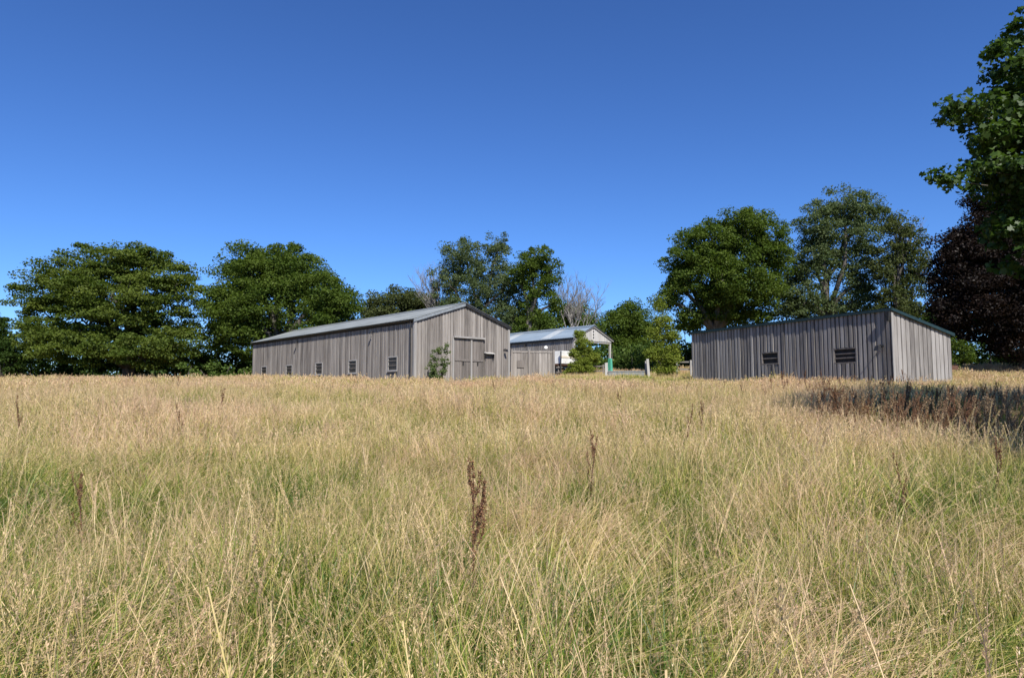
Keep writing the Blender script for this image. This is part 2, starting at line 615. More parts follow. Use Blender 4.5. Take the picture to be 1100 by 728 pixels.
def scatter(cls, y0, y1, dens, half, margin, s0, s1, keep=None, tilt=.10):
    A = 0
    ym = max(abs(y0), abs(y1))
    wmax = half * ym + margin
    n = int(dens * 2 * wmax * (y1 - y0))
    x = (RS.rand(n) * 2 - 1) * wmax
    y = y0 + RS.rand(n) * (y1 - y0)
    k = (np.abs(x) < half * np.maximum(y, 0) + margin) & outside(x, y) & (x * x + y * y > 1.1 ** 2)
    if keep is not None:
        k &= keep(x, y)
    x, y = x[k], y[k]
    n = len(x)
    hgt = 1.0 + .22 * vnoise(x, y, 3.1, .4) + .10 * vnoise(x, y, 1.1, 2.0)
    if cls == 'far':
        hgt = 1.0 + .34 * vnoise(x, y, 3.7, .4) + .22 * vnoise(x, y, 1.3, 2.0)
    s = (s0 + (s1 - s0) * RS.rand(n)) * hgt
    lx = vnoise(x, y, 2.3, 1.0) * tilt * 1.6 + .08
    ly = vnoise(x, y, 2.9, 3.0) * tilt * 1.6
    rot = np.stack([ly + RS.randn(n) * tilt * .5, lx + RS.randn(n) * tilt * .5, RS.rand(n) * 6.283], -1)
    PX.append(x); PY.append(y); PS.append(s); PROT.append(rot)
    PIX.append(np.array(PI[cls])[RS.randint(0, len(PI[cls]), n)])


yard = lambda x, y: RS.rand(len(x)) < shortness(x, y)
tall = lambda x, y: RS.rand(len(x)) > shortness(x, y)
scatter('lodged', -1.5, 10.5, 9, .80, 2.2, .8, 1.15, lambda x, y: vnoise(x, y, 1.4, 8.0) > -.1, .1)
PROT[-1][:, 2] = vnoise(PX[-1], PY[-1], 2.2, 6.0) * 1.6 + RS.randn(len(PX[-1])) * .35
scatter('coarse', -1.5, 10, 5, .80, 2.2, .7, 1.15, lambda x, y: vnoise(x, y, 1.1, 3.3) > .05, .2)
scatter('coarse', 10, 22, 1.6, .80, 3, .8, 1.2, lambda x, y: vnoise(x, y, 1.8, 3.3) > .15, .2)
lush = lambda x, y: vnoise(x, y, 1.9, 5.0) > .35
scatter('near', -1.5, 9.5, 21, .80, 2.2, .76, 1.16, None, .24)
scatter('lush', -1.5, 10, 13, .80, 2.2, .75, 1.2, lambda x, y: vnoise(x, y, 1.0, 5.0) > -.15 + .07 * y, .2)
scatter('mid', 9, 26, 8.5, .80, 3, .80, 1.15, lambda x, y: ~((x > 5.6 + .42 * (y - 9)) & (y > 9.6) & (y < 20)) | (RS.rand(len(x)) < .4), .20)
shade_tint = lambda x, y: (x > 5.6 + .42 * (y - 9)) & (y > 9.6) & (y < 20)
scatter('lush', 9, 20, 7, .80, 3, .9, 1.35, shade_tint, .12)  # dark green clumps deepen the tree's shadow through grass colour
scatter('lush', -1, 4.4, 13, .80, 2.2, .7, 1.15, lambda x, y: vnoise(x, y, .9, 1.0) > -.25, .2)
scatter('lush', 9.5, 24, 3.2, .80, 3, .8, 1.2, lush, .15)
scatter('far', 25, 62, 2.6, .80, 4, .74, 1.0, tall, .08)
scatter('far', 25, 45, .9, .80, 4, .70, .98, tall, .08)
scatter('short', 34, 75, 2.4, .80, 4, .8, 1.2, yard, .05)
scatter('far', 62, 80, .8, .80, 4, .8, 1.0, None, .08)


def build_meadow():
    x, y, s, ix, rot = (np.concatenate(a) for a in (PX, PY, PS, PIX, PROT))
    z = ground(x, y)
    n = len(x)
    me = bpy.data.meshes.new('meadow_grass')
    me.vertices.add(n)
    me.vertices.foreach_set('co', np.stack([x, y, z], -1).astype(np.float32).ravel())
    a = me.attributes.new('clump_scale', 'FLOAT', 'POINT'); a.data.foreach_set('value', s.astype(np.float32))
    a = me.attributes.new('clump_index', 'INT', 'POINT'); a.data.foreach_set('value', ix.astype(np.int32))
    a = me.attributes.new('clump_turn', 'FLOAT_VECTOR', 'POINT'); a.data.foreach_set('vector', rot.astype(np.float32).ravel())
    me.update()
    o = link_obj('meadow_grass', me)
    tag(o, 'tall dry straw coloured meadow grass with green undergrowth covering the whole field', 'grass', kind='stuff')
    ng = bpy.data.node_groups.new('meadow_scatter', 'GeometryNodeTree')
    ng.interface.new_socket('Geometry', in_out='INPUT', socket_type='NodeSocketGeometry')
    ng.interface.new_socket('Geometry', in_out='OUTPUT', socket_type='NodeSocketGeometry')
    gi = ng.nodes.new('NodeGroupInput')
    go = ng.nodes.new('NodeGroupOutput')
    ci = ng.nodes.new('GeometryNodeCollectionInfo')
    ci.inputs['Collection'].default_value = protos
    ci.inputs['Separate Children'].default_value = True
    ci.inputs['Reset Children'].default_value = True
    ip = ng.nodes.new('GeometryNodeInstanceOnPoints')
    ip.inputs['Pick Instance'].default_value = True

    def named(nm, t):
        nd = ng.nodes.new('GeometryNodeInputNamedAttribute')
        nd.data_type = t
        nd.inputs['Name'].default_value = nm
        return nd.outputs['Attribute']
    e2r = ng.nodes.new('FunctionNodeEulerToRotation')
    L = ng.links.new
    L(gi.outputs[0], ip.inputs['Points'])
    L(ci.outputs[0], ip.inputs['Instance'])
    L(named('clump_index', 'INT'), ip.inputs['Instance Index'])
    L(named('clump_turn', 'FLOAT_VECTOR'), e2r.inputs[0])
    L(e2r.outputs[0], ip.inputs['Rotation'])
    L(named('clump_scale', 'FLOAT'), ip.inputs['Scale'])
    L(ip.outputs[0], go.inputs[0])
    md = o.modifiers.new('scatter', 'NODES')
    md.node_group = ng
    print('grass clumps', n)


build_meadow()


# ------------------------------------------------------------------ foliage
def leaf_cloud(C, CR, CF, per, size, up=.5, shape=4, out_dir=None):
    """leaves scattered through flattened clusters with centres C, radii CR, flatness CF"""
    n = len(C)
    N = n * per
    cen = np.repeat(C, per, 0)
    rad = np.repeat(CR, per)[:, None]
    d = RS.randn(N, 3)
    d /= np.linalg.norm(d, axis=1, keepdims=True)
    r = RS.rand(N, 1) ** .45
    off = d * r * rad
    off[:, 2] *= np.repeat(CF, per)
    # droop: edges of a cluster hang a little
    off[:, 2] -= (np.hypot(off[:, 0], off[:, 1])[:, None] ** 2 / np.maximum(rad, 1e-6) * .18)[:, 0]
    P = cen + off
    nrm = RS.randn(N, 3) * .75 + d * .55
    nrm[:, 2] += up
    nrm /= np.linalg.norm(nrm, axis=1, keepdims=True)
    a = np.cross(nrm, RS.randn(N, 3))
    a /= np.linalg.norm(a, axis=1, keepdims=True) + 1e-9
    b = np.cross(nrm, a)
    s = (size * (.6 + .8 * RS.rand(N)))[:, None]
    if shape == 4:
        pts = [(-.5, 0), (0, -.34), (.5, 0), (0, .34)]
    else:       # lobed leaf
        pts = [(-.5, 0), (-.34, -.34), (-.12, -.22), (.02, -.5), (.16, -.2), (.5, 0), (.16, .2), (.02, .5), (-.12, .22), (-.34, .34)]
    k = len(pts)
    V = np.stack([P + a * s * u + b * s * v for u, v in pts], 1)
    # fold along the middle so leaves catch light differently
    fold = np.array([abs(v) for _, v in pts])[None, :, None] * s[:, None, :] * .35
    V = V + nrm[:, None, :] * fold
    Fc = np.arange(N * k).reshape(N, k)
    crnd = np.repeat(RS.rand(n), per) * .5 + RS.rand(N) * .5
    return V.reshape(-1, 3), Fc, np.repeat(crnd, k)


def crown_points(lobes, dens, shell=.5, bottom=-1.0):
    """cluster centres spread over the shells of the lobes (local coords)"""
    out = []
    L = np.array(lobes, float)
    for (cx, cy, cz, rx, ry, rz) in lobes:
        n = max(5, int(dens * (rx * ry + ry * rz + rx * rz) / 3 * 4.2))
        d = RS.randn(n, 3)
        d /= np.linalg.norm(d, axis=1, keepdims=True)
        d = d[d[:, 2] > bottom]
        r = shell + (1 - shell) * RS.rand(len(d), 1) ** .7
        p = np.array([cx, cy, cz]) + d * r * np.array([rx, ry, rz])
        out.append(p)
    return np.concatenate(out)


def build_trunk(root, name, base_r, fork, lobes, pts, mat, n_sub=5, lean=(0, 0), segs=8):
    mb = MB()
    rnd = random.Random(hash(name) % 1000 + int(base_r * 1000))
    top = Vector((lean[0], lean[1], fork))
    n = 6
    P = [Vector((lean[0] * (i / n) + rnd.uniform(-.06, .06) * fork * .1 * (i > 0), lean[1] * (i / n), -.3 + (fork + .3) * i / n)) for i in range(n + 1)]
    Rr = [base_r * (1.45 if i == 0 else 1.12 if i == 1 else 1 - .25 * i / n) for i in range(n + 1)]
    mb.tube(P, Rr, segs + 2)
    for (cx, cy, cz, rx, ry, rz) in lobes:
        c = Vector((cx, cy, cz))
        s = top if cz > fork else P[max(1, int(n * .6))]
        d = c - s
        mid1 = s + d * .35 + Vector((rnd.uniform(-.1, .1), rnd.uniform(-.1, .1), .10)) * d.length
        mid2 = s + d * .7 + Vector((rnd.uniform(-.08, .08), rnd.uniform(-.08, .08), .06)) * d.length
        r0 = base_r * .55
        mb.tube([s - Vector((0, 0, .1)), mid1, mid2, c], [r0, r0 * .75, r0 * .55, r0 * .38], 7)
        near = sorted(range(len(pts)), key=lambda i: (Vector(pts[i]) - c).length + rnd.uniform(0, max(rx, rz) * 1.2))[:n_sub * 3]
        for i in near[::3] if len(near) > n_sub else near:
            q = Vector(pts[i])
            st = mid2 if rnd.random() < .5 else c
            e = q - st
            m = st + e * .5 + Vector((rnd.uniform(-.12, .12), rnd.uniform(-.12, .12), rnd.uniform(.0, .14))) * e.length
            mb.tube([st, m, q], [r0 * .3, r0 * .2, r0 * .07], 5, False)
    return mb.build(name, mat, root, True)


M['bark'] = bark_material('grey_brown_bark', (.045, .038, .03), (.13, .115, .095))
M['pale_bark'] = bark_material('pale_dead_bark', (.12, .11, .10), (.25, .235, .215))
M['oak_leaf'] = leaf_material('oak_leaves', (.042, .076, .012), (.118, .160, .028), .4)
M['syc_leaf'] = leaf_material('sycamore_leaves', (.048, .082, .014), (.140, .172, .034), .4)
M['near_leaf'] = leaf_material('large_sycamore_leaves', (.022, .054, .010), (.066, .110, .018), .35, .02)
M['ash_leaf'] = leaf_material('ash_leaves', (.060, .092, .036), (.135, .165, .072))
M['olive_leaf'] = leaf_material('olive_leaves', (.050, .068, .022), (.11, .125, .045))
M['beech_leaf'] = leaf_material('copper_beech_leaves', (.006, .0048, .0036), (.020, .0115, .0085), .2, .01)  # darkened below natural leaf tone in place of shade from neighbouring trees
M['hedge_leaf'] = leaf_material('hedge_leaves', (.022, .048, .010), (.060, .095, .020))
M['bright_leaf'] = leaf_material('bright_young_leaves', (.11, .155, .020), (.25, .28, .050))
M['bramble_leaf'] = leaf_material('bramble_leaves', (.060, .105, .020), (.125, .175, .042))
M['elder_leaf'] = leaf_material('pale_shrub_leaves', (.070, .110, .035), (.16, .20, .075))


def lobes_from_px(base, lst, Z):
    """lobes given as (px, py, half width px, half height px, depth offset m) -> local metres"""
    out = []
    for it in lst:
        px, py, rw, rh = it[:4]
        dz = it[4] if len(it) > 4 else 0
        c = at(px, py, Z + dz)
        s = (Z + dz) / F
        dep = it[5] if len(it) > 5 else max(min(rw, rh * 1.5) * s, 1.0)
        out.append((c.x - base.x, c.y - base.y, c.z - base.z, rw * s, dep, rh * s))
    return out


FULL = 1.75


def tree(name, label, px, Z, lobes_px, leaf, size, cr, per, dens, flat=.55, trunk_r=.35, fork=None, shell=.45, up=.5,
         bark='bark', shape=4, cat='tree', group=None, lean=(0, 0), bottom=-1.0, n_sub=5, core=True):
    x = (px - 550) / F * Z
    base = Vector((x, Z, gz(x, Z)))
    root = thing(name, label, cat, base, 0, group)
    lob = lobes_from_px(base, lobes_px, Z)
    pts = crown_points(lob, dens * FULL, shell * .62, bottom)
    pts = pts[pts[:, 2] > .15]
    n = len(pts)
    CR = cr * (.6 + .8 * RS.rand(n))
    CF = np.full(n, flat) * (.75 + .5 * RS.rand(n))
    V, Fc, rn = leaf_cloud(pts, CR, CF, int(per * 1.95), size * .68, up, shape)
    k = V[:, 2] > -.05
    V[~k, 2] = -.05
    link_obj('crown' if cat == 'tree' else 'foliage', fast_mesh('crown', V, Fc, M[leaf], {'rnd': rn}), root)
    if fork is None:
        fork = min(l[2] for l in lob) * .9
    build_trunk(root, 'trunk' if cat == 'tree' else 'stem', trunk_r, max(fork, .3), lob, [tuple(p) for p in pts], M[bark], n_sub, lean)
    return root


# --- left of the big barn
tree('sycamore_tree', 'broad dark green sycamore with layered foliage at the far left of the field', 138, 60,
     [(118, 278, 52, 22), (80, 297, 46, 25, -1), (160, 292, 46, 26, 1), (48, 318, 38, 22), (120, 318, 62, 32, -2), (186, 315, 30, 26), (95, 350, 66, 24, -2), (165, 350, 44, 24, 1), (42, 356, 34, 20), (80, 374, 56, 18, -3), (142, 376, 44, 18, -3.5), (190, 372, 30, 22, -1)],
     'syc_leaf', .28, 1.10, 110, .90, .32, .55, 3.2, .42, .8)
tree('oak_tree', 'round headed dark oak behind the far end of the big barn', 300, 60,
     [(268, 292, 38, 30), (255, 325, 34, 30, -1), (300, 285, 40, 26, 1), (285, 330, 44, 36), (345, 318, 34, 34), (365, 335, 26, 24), (322, 300, 34, 30), (350, 352, 36, 26), (262, 360, 36, 26), (236, 345, 22, 34, 1)],
     'oak_leaf', .26, .85, 85, 1.5, .6, .5, 3.4, .45, .5)
tree('bushy_tree', 'smaller mid green tree rising between the oak and the barn roof', 432, 82,
     [(420, 325, 24, 17), (448, 322, 20, 15), (405, 338, 20, 15), (435, 342, 40, 18), (465, 340, 24, 18)],
     'olive_leaf', .32, 1.2, 110, .8, .6, .3)
# --- behind the big barn
tree('ash_tree', 'tall loose ash with feathery sparse foliage behind the barn ridge', 512, 74,
     [(500, 275, 30, 22), (535, 268, 17, 19), (482, 300, 25, 24), (520, 305, 32, 28), (545, 300, 16, 24), (500, 332, 34, 22), (540, 338, 26, 24), (552, 318, 14, 26), (556, 345, 18, 18)],
     'ash_leaf', .25, .62, 46, 1.55, .8, .38, 5, .3, .3)
tree('ivy_clad_tree', 'slim tree with rounded top and dark ivy trunk right of the feathery ash', 568, 72,
     [(574, 280, 24, 17), (592, 292, 13, 18), (562, 296, 15, 17), (580, 306, 16, 16), (572, 328, 10, 20), (566, 352, 14, 20), (594, 326, 9, 16)],
     'oak_leaf', .27, .62, 55, 1.7, .7, .4, 6, .35, .3)
tree('yew_bush', 'bright green leafy tree low behind the blue roofed building', 590, 82,
     [(585, 343, 24, 16), (612, 338, 20, 14), (632, 346, 16, 12), (560, 350, 20, 16)],
     'bramble_leaf', .32, 1.0, 90, .9, .65, .25)
tree('round_tree', 'small round topped tree far beyond the open end of the blue roofed building', 674, 92,
     [(674, 338, 20, 16), (662, 355, 22, 18), (688, 352, 18, 20), (676, 372, 28, 18)],
     'oak_leaf', .34, 1.15, 110, 1.0, .6, .3)
# --- behind the right hand shed
tree('oak_tree', 'big dense oak behind the left end of the long shed', 770, 62,
     [(800, 246, 42, 24), (765, 258, 38, 24), (735, 282, 24, 24), (775, 292, 50, 32, -1), (825, 270, 26, 30), (728, 305, 18, 18), (800, 312, 44, 24), (765, 325, 30, 20), (718, 322, 14, 14), (790, 338, 34, 16, 1), (745, 340, 20, 12), (832, 300, 16, 26, 2)],
     'oak_leaf', .26, .85, 90, 1.45, .55, .5, 3.6, .42, .55)
tree('ash_tree', 'tallest grey green feathery ash behind the middle of the shed', 890, 64,
     [(905, 220, 32, 22), (930, 235, 28, 26), (878, 245, 26, 28), (905, 262, 40, 28), (875, 285, 26, 26), (925, 295, 30, 26), (865, 325, 30, 22), (915, 330, 36, 22), (852, 292, 20, 30, 1), (848, 328, 26, 16, 1)],
     'ash_leaf', .25, .70, 55, 1.6, .65, .45, 5, .38, .35)
tree('thin_tree', 'thin olive tree with bare twigs showing beside the copper beech', 968, 60,
     [(968, 245, 22, 16), (975, 268, 24, 22), (955, 285, 20, 24), (980, 300, 24, 26), (960, 325, 30, 24)],
     'olive_leaf', .24, .62, 45, 1.9, .65, .3, 5, .35, .35)
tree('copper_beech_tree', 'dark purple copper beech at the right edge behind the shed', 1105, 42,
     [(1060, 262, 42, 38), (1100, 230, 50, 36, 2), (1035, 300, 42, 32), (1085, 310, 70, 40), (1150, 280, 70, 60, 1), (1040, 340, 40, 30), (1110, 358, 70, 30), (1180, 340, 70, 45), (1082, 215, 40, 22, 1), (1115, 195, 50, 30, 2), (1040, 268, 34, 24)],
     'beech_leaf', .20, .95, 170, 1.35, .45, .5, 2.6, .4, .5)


# --- near sycamore whose branches reach in from the right
def near_sycamore():
    bx, by = 18.4, 9.6
    base = Vector((bx, by, gz(bx, by)))
    root = thing('sycamore_tree', 'near sycamore whose big leaved branches reach in at the top right', 'tree', base)
    lob = []

    def lp(px, py, Z, rw, rh, dep):
        c = at(px, py, Z)
        s = Z / F
        lob.append((c.x - bx, c.y - by, c.z - base.z, rw * s, dep, rh * s))
    # outer branches seen in the picture
    lp(1060, 122, 12.6, 36, 14, .8)
    lp(1026, 117, 12.3, 20, 9, .5)
    lp(1082, 140, 12.8, 20, 20, 1.0)
    lp(1058, 150, 12.5, 22, 9, .6)
    lp(1020, 190, 12.2, 24, 8, .5)
    lp(1046, 178, 12.3, 16, 9, .5)
    lp(1078, 185, 12.8, 22, 22, 1.0)
    lp(1100, 72, 13.0, 32, 34, 1.4)
    lp(1098, 30, 13.2, 20, 18, 1.0)
    lp(1076, 52, 12.8, 14, 7, .6)
    lp(1098, 165, 12.9, 34, 40, 1.6)
    lp(1090, 95, 13.0, 18, 14, .9)
    lp(1112, 130, 13.0, 36, 50, 1.8)
    lp(1112, 205, 13.0, 34, 34, 1.8)
    lp(1135, 258, 12.6, 50, 44, 1.8)
    lp(1086, 246, 12.8, 18, 12, .8)
    lp(1165, 110, 13.0, 44, 60, 2.0)
    lp(1165, 200, 12.8, 50, 50, 2.0)
    nvis = len(lob)
    # the rest of the crown, outside the frame
    for (dx, dy, dz, r, h) in [(-3, 1, 9.5, 4, 3.2), (0, 0, 12.5, 4.5, 3.2), (3.5, 1.5, 9.5, 4.5, 3.4), (0, 3.5, 9, 4.5, 3.2), (0, -3.5, 9, 4.2, 3), (-4.5, 2.5, 6.5, 3.0, 2.0),
                               (4, -3, 6.5, 4, 2.6), (1, 4.5, 6, 4, 2.4), (-8.1, -5.4, 7.0, 1.9, 1.5), (-9.0, -6.6, 6.9, 1.9, 1.5), (-7.2, -6.0, 7.6, 2.0, 1.5), (-5.6, -6.4, 8.2, 2.4, 1.6), (-5.8, -3.0, 7.4, 2.4, 1.6), (-6.3, -4, 7.6, 2.6, 1.8), (-5.2, -1.2, 6.4, 2.4, 1.6), (-7.0, -5.5, 8.4, 2.2, 1.5), (-3, 4.6, 8.0, 3.4, 2.6), (-2, 1.0, 14.2, 3.2, 2.4)]:
        lob.append((dx, dy, dz, r, r, h))
    pts = crown_points(lob[nvis:], 1.7, .25)
    n = len(pts)
    V, Fc, rn = leaf_cloud(pts, .62 * (.6 + .8 * RS.rand(n)), np.full(n, .38), 56, .18, .8, 10)
    p2 = crown_points(lob[:nvis], 14.0, .1)
    V2, F2, r2 = leaf_cloud(p2, .30 * (.6 + .8 * RS.rand(len(p2))), np.full(len(p2), .45), 34, .112, .8, 10)
    F2 = F2 + len(V)
    V = np.concatenate([V, V2]); Fc = np.concatenate([Fc, F2]); rn = np.concatenate([rn, r2])
    link_obj('crown', fast_mesh('crown', V, Fc, M['near_leaf'], {'rnd': rn}), root)
    build_trunk(root, 'trunk', .42, 4.6, lob[nvis:], [tuple(p) for p in pts], M['bark'], 5)
    # thin boughs carrying the branches that reach into the picture
    for l in lob[:nvis]:
        bo = MB()
        c = Vector(l[:3])
        q = c + Vector((.9, .35, -.05))
        bo.tube([q, q.lerp(c, .6) + Vector((0, .1, 0)), c], [.009, .007, .004], 5, False)
        bo.build('bough', M['bark'], root)


near_sycamore()


# --- leafless trees
def bare_tree(label, px, Z, top_py, spread, seed, twig=.015):
    x = (px - 550) / F * Z
    base = Vector((x, Z, gz(x, Z)))
    H = at(px, top_py, Z).z - base.z
    root = thing('dead_tree', label, 'tree', base, 0, 'leafless trees')
    rr = random.Random(seed)
    tr, tw = MB(), MB()

    def grow(p, d, L, r, lev):
        pts, rad = [p], [r]
        q = p.copy()
        dd = d.copy()
        for i in range(4):
            dd = (dd + Vector((rr.uniform(-.16, .16), rr.uniform(-.16, .16), rr.uniform(-.02, .14)))).normalized()
            q = q + dd * L / 4
            pts.append(q.copy())
            rad.append(max(r * (1 - .17 * (i + 1)), twig * .5))
        (tr if lev < 2 else tw).tube(pts, rad, 7 if lev < 2 else 4, False)
        if lev >= 4:
            return
        for k in range(5 if lev else 7):
            t = rr.uniform(.35 if lev else .45, 1.0)
            i = min(int(t * 4), 3)
            s = pts[i].lerp(pts[i + 1], t * 4 - i)
            a = rr.uniform(0, 6.283)
            sp = rr.uniform(.35, .8) * spread
            nd = (dd + Vector((math.cos(a) * sp, math.sin(a) * sp, .25))).normalized()
            grow(s, nd, L * rr.uniform(.48, .72), max(r * .5, twig * .6), lev + 1)
    grow(Vector((0, 0, -.2)), Vector((0, 0, 1)), H * .48, .20, 0)
    tr.build('trunk', M['pale_bark'], root, True)
    tw.build('twigs', M['pale_bark'], root, False)


bare_tree('pale leafless tree with fan of bare twigs right of the ivy clad tree', 613, 73, 280, 1.45, 5)
bare_tree('thin leafless tree poking out left of the feathery ash', 466, 76, 272, 1.1, 9)
bare_tree('bare grey stems rising among the foliage of the thin olive tree', 972, 61, 228, .5, 14)


# --- hedges and shrubs
def hedge(name, label, pts_px, Z, leaf, h, size=.26, cr=.8, per=80, dens=1.1, cat='hedge', width=1.3, var=.3, group=None):
    """row of foliage from pixel column to pixel column; heights in metres"""
    p0, p1 = pts_px
    Z0, Z1 = Z
    xs0, xs1 = (p0 - 550) / F * Z0, (p1 - 550) / F * Z1
    L = math.hypot(xs1 - xs0, Z1 - Z0)
    base = Vector(((xs0 + xs1) / 2, (Z0 + Z1) / 2, 0))
    base.z = gz(base.x, base.y)
    root = thing(name, label, cat, base, 0, group)
    lob = []
    n = max(2, int(L / (width * 1.1)))
    stems = []
    for i in range(n + 1):
        st = MB()
        stems.append(st)
        t = i / n
        x = xs0 + (xs1 - xs0) * t + RS.uniform(-.2, .2)
        y = Z0 + (Z1 - Z0) * t + RS.uniform(-.3, .3)
        hh = h * (1 + var * (RS.rand() - .5) * 2)
        g0 = gz(x, y) - base.z
        lob.append((x - base.x, y - base.y, g0 + hh * .5, width * RS.uniform(.8, 1.2), width * RS.uniform(.7, 1.1), hh * .52))
        st.tube([(x - base.x, y - base.y, g0 - .1), (x - base.x + RS.uniform(-.2, .2), y - base.y, g0 + hh * .4), (x - base.x + RS.uniform(-.4, .4), y - base.y, g0 + hh * .75)], [.07, .05, .02], 6)
    p = crown_points(lob, dens, .35)
    gl = ground(p[:, 0] + base.x, p[:, 1] + base.y) - base.z
    p[:, 2] = np.maximum(p[:, 2], gl + .12)
    V, Fc, rn = leaf_cloud(p, cr * (.6 + .7 * RS.rand(len(p))), np.full(len(p), .6), per, size, .5)
    link_obj('foliage', fast_mesh('foliage', V, Fc, M[leaf], {'rnd': rn}), root)
    for st in stems[:100]:
        st.build('stem', M['bark'], root)
    return root


hedge('hedge', 'dark overgrown hedge under the trees at the left end of the field', (-170, 275), (64, 66), 'hedge_leaf', 4.2, .24, .95, 130, 1.0, width=1.6)
hedge('bramble_patch', 'low light green bramble bank against the far end of the big barn', (205, 285), (55, 58), 'bramble_leaf', 1.75, .17, .5, 70, 2.0, 'bramble', .8)
hedge('hedge', 'tall dark hedge running behind the big barn and blue roofed building', (380, 690), (84, 88), 'hedge_leaf', 4.6, .34, 1.2, 80, .7, width=2.0)
hedge('hedge', 'leafy green hedge beyond the dry yard behind the open gateway', (640, 760), (74, 70), 'bramble_leaf', 3.4, .28, .9, 80, .9, width=1.5)
hedge('hedge', 'dark woodland edge of undergrowth behind the long shed', (735, 1010), (68, 62), 'hedge_leaf', 5.6, .30, 1.1, 90, .8, width=1.9)
hedge('hedge', 'shaded undergrowth beneath the copper beech at the right edge', (1000, 1330), (52, 50), 'hedge_leaf', 5.2, .24, 1.0, 110, 1.0, width=1.8)
hedge('hedge', 'distant hedge line closing off the fields behind all the trees', (-250, 1350), (104, 100), 'hedge_leaf', 5.6, .55, 1.8, 60, .4, width=3.2)
tree('conifer_bush', 'dense dark evergreen bush at the extreme left edge of the field', 2, 62, [(4, 372, 16, 26), (-10, 365, 22, 32), (18, 386, 14, 16)],
     'hedge_leaf', .24, .7, 90, 1.6, .6, .15, .6, .3, .5, cat='bush')


def shrub(name, label, px, Z, lobes_px, leaf, size, cr, per, dens, tr=.03, cat='shrub'):
    return tree(name, label, px, Z, lobes_px, leaf, size, cr, per, dens, .7, tr, .3, .25, .4, cat=cat, n_sub=6)


shrub('shrub', 'young pale leaved shrub growing against the barn gable wall', 470, 38.6,
      [(466, 388, 6, 9, 0, .3), (470, 376, 5, 6, 0, .25), (464, 399, 7, 9, 0, .35), (477, 392, 6, 12, 0, .35), (479, 374, 3, 8, 0, .2), (471, 403, 7, 6, 0, .3)],
      'elder_leaf', .12, .16, 16, 20)
shrub('shrub', 'tall yellow green bush in front of the open blue roofed building', 625, 55,
      [(622, 362, 7, 8, 0, .6), (627, 372, 11, 9, 0, .8), (618, 380, 9, 8, 0, .6), (627, 386, 10, 9, 0, .8), (620, 395, 11, 8, 0, .9), (638, 383, 6, 8, .6, .6), (632, 396, 8, 6, 0, .6), (611, 399, 7, 4, 0, .6)],
      'bright_leaf', .14, .30, 48, 9)
shrub('sapling', 'slender yellow green sapling beside the pair of pale posts', 712, 49,
      [(709, 326, 5, 10, 0, .35), (712, 345, 9, 12, 0, .6), (706, 360, 9, 11, 0, .6), (720, 362, 9, 14, 0, .6), (711, 380, 13, 12, 0, .8), (700, 378, 6, 8, 0, .5), (722, 384, 8, 12, 0, .6), (714, 397, 12, 6, 0, .8)],
      'bright_leaf', .15, .40, 55, 8.0, .06, 'sapling')
shrub('shrub', 'bright sunlit bush at the back corner of the long shed', 1030, 40,
      [(1030, 372, 9, 12, 0, .7), (1040, 382, 9, 9, 0, .7), (1026, 387, 7, 7, 0, .6)],
      'oak_leaf', .15, .4, 50, 4.5)


# ------------------------------------------------------------------ buildings
def board_wall(length, top, bottom, seed, module=.24, bw=.155, depth=.025, rag=.02, x0=0.0, holes=()):
    """boards on boards along +x; outer face towards -y; top(u) gives the height of the wall head"""
    rr = random.Random(seed)
    mb = MB()
    n = max(1, int(round(length / module)))
    mod = length / n

    def piece(a, b, y0, y1, zb, ta, tb, j):
        mb.hexa([(x0 + a, y0 + j, zb), (x0 + b, y0 - j, zb), (x0 + b, y1 - j, zb), (x0 + a, y1 + j, zb)],
                [(x0 + a, y0 + j * .3, ta), (x0 + b, y0 - j * .3, tb), (x0 + b, y1 - j * .3, tb), (x0 + a, y1 + j * .3, ta)])

    def board(a, b, y0, y1):
        zb = bottom + rr.uniform(-rag, rag)
        j = rr.uniform(-.006, .006)
        cuts = [a, b]
        for (h0, h1, _, _) in holes:
            cuts += [c for c in (h0, h1) if a + .004 < c < b - .004]
        cuts.sort()
        for c0, c1 in zip(cuts[:-1], cuts[1:]):
            m = (c0 + c1) / 2
            h = next((q for q in holes if q[0] < m < q[1]), None)
            if h is None:
                piece(c0, c1, y0, y1, zb, top(c0), top(c1), j)
            else:
                piece(c0, c1, y0, y1, zb, h[2], h[2], j)
                piece(c0, c1, y0, y1, h[3], top(c0), top(c1), j)
    for i in range(n):
        a = i * mod
        w = bw * rr.uniform(.88, 1.10)
        s = a + (mod - w) / 2 + rr.uniform(-.012, .012)
        s = max(s, .002)
        e = min(s + w, length - .002)
        d = depth * rr.uniform(.7, 1.25)
        # backing board of the gap
        board(a + .001, a + mod - .001, -.004 - rr.uniform(0, .004), .014)
        board(s, e, -.008 - d, -.009 - .0)
    return mb


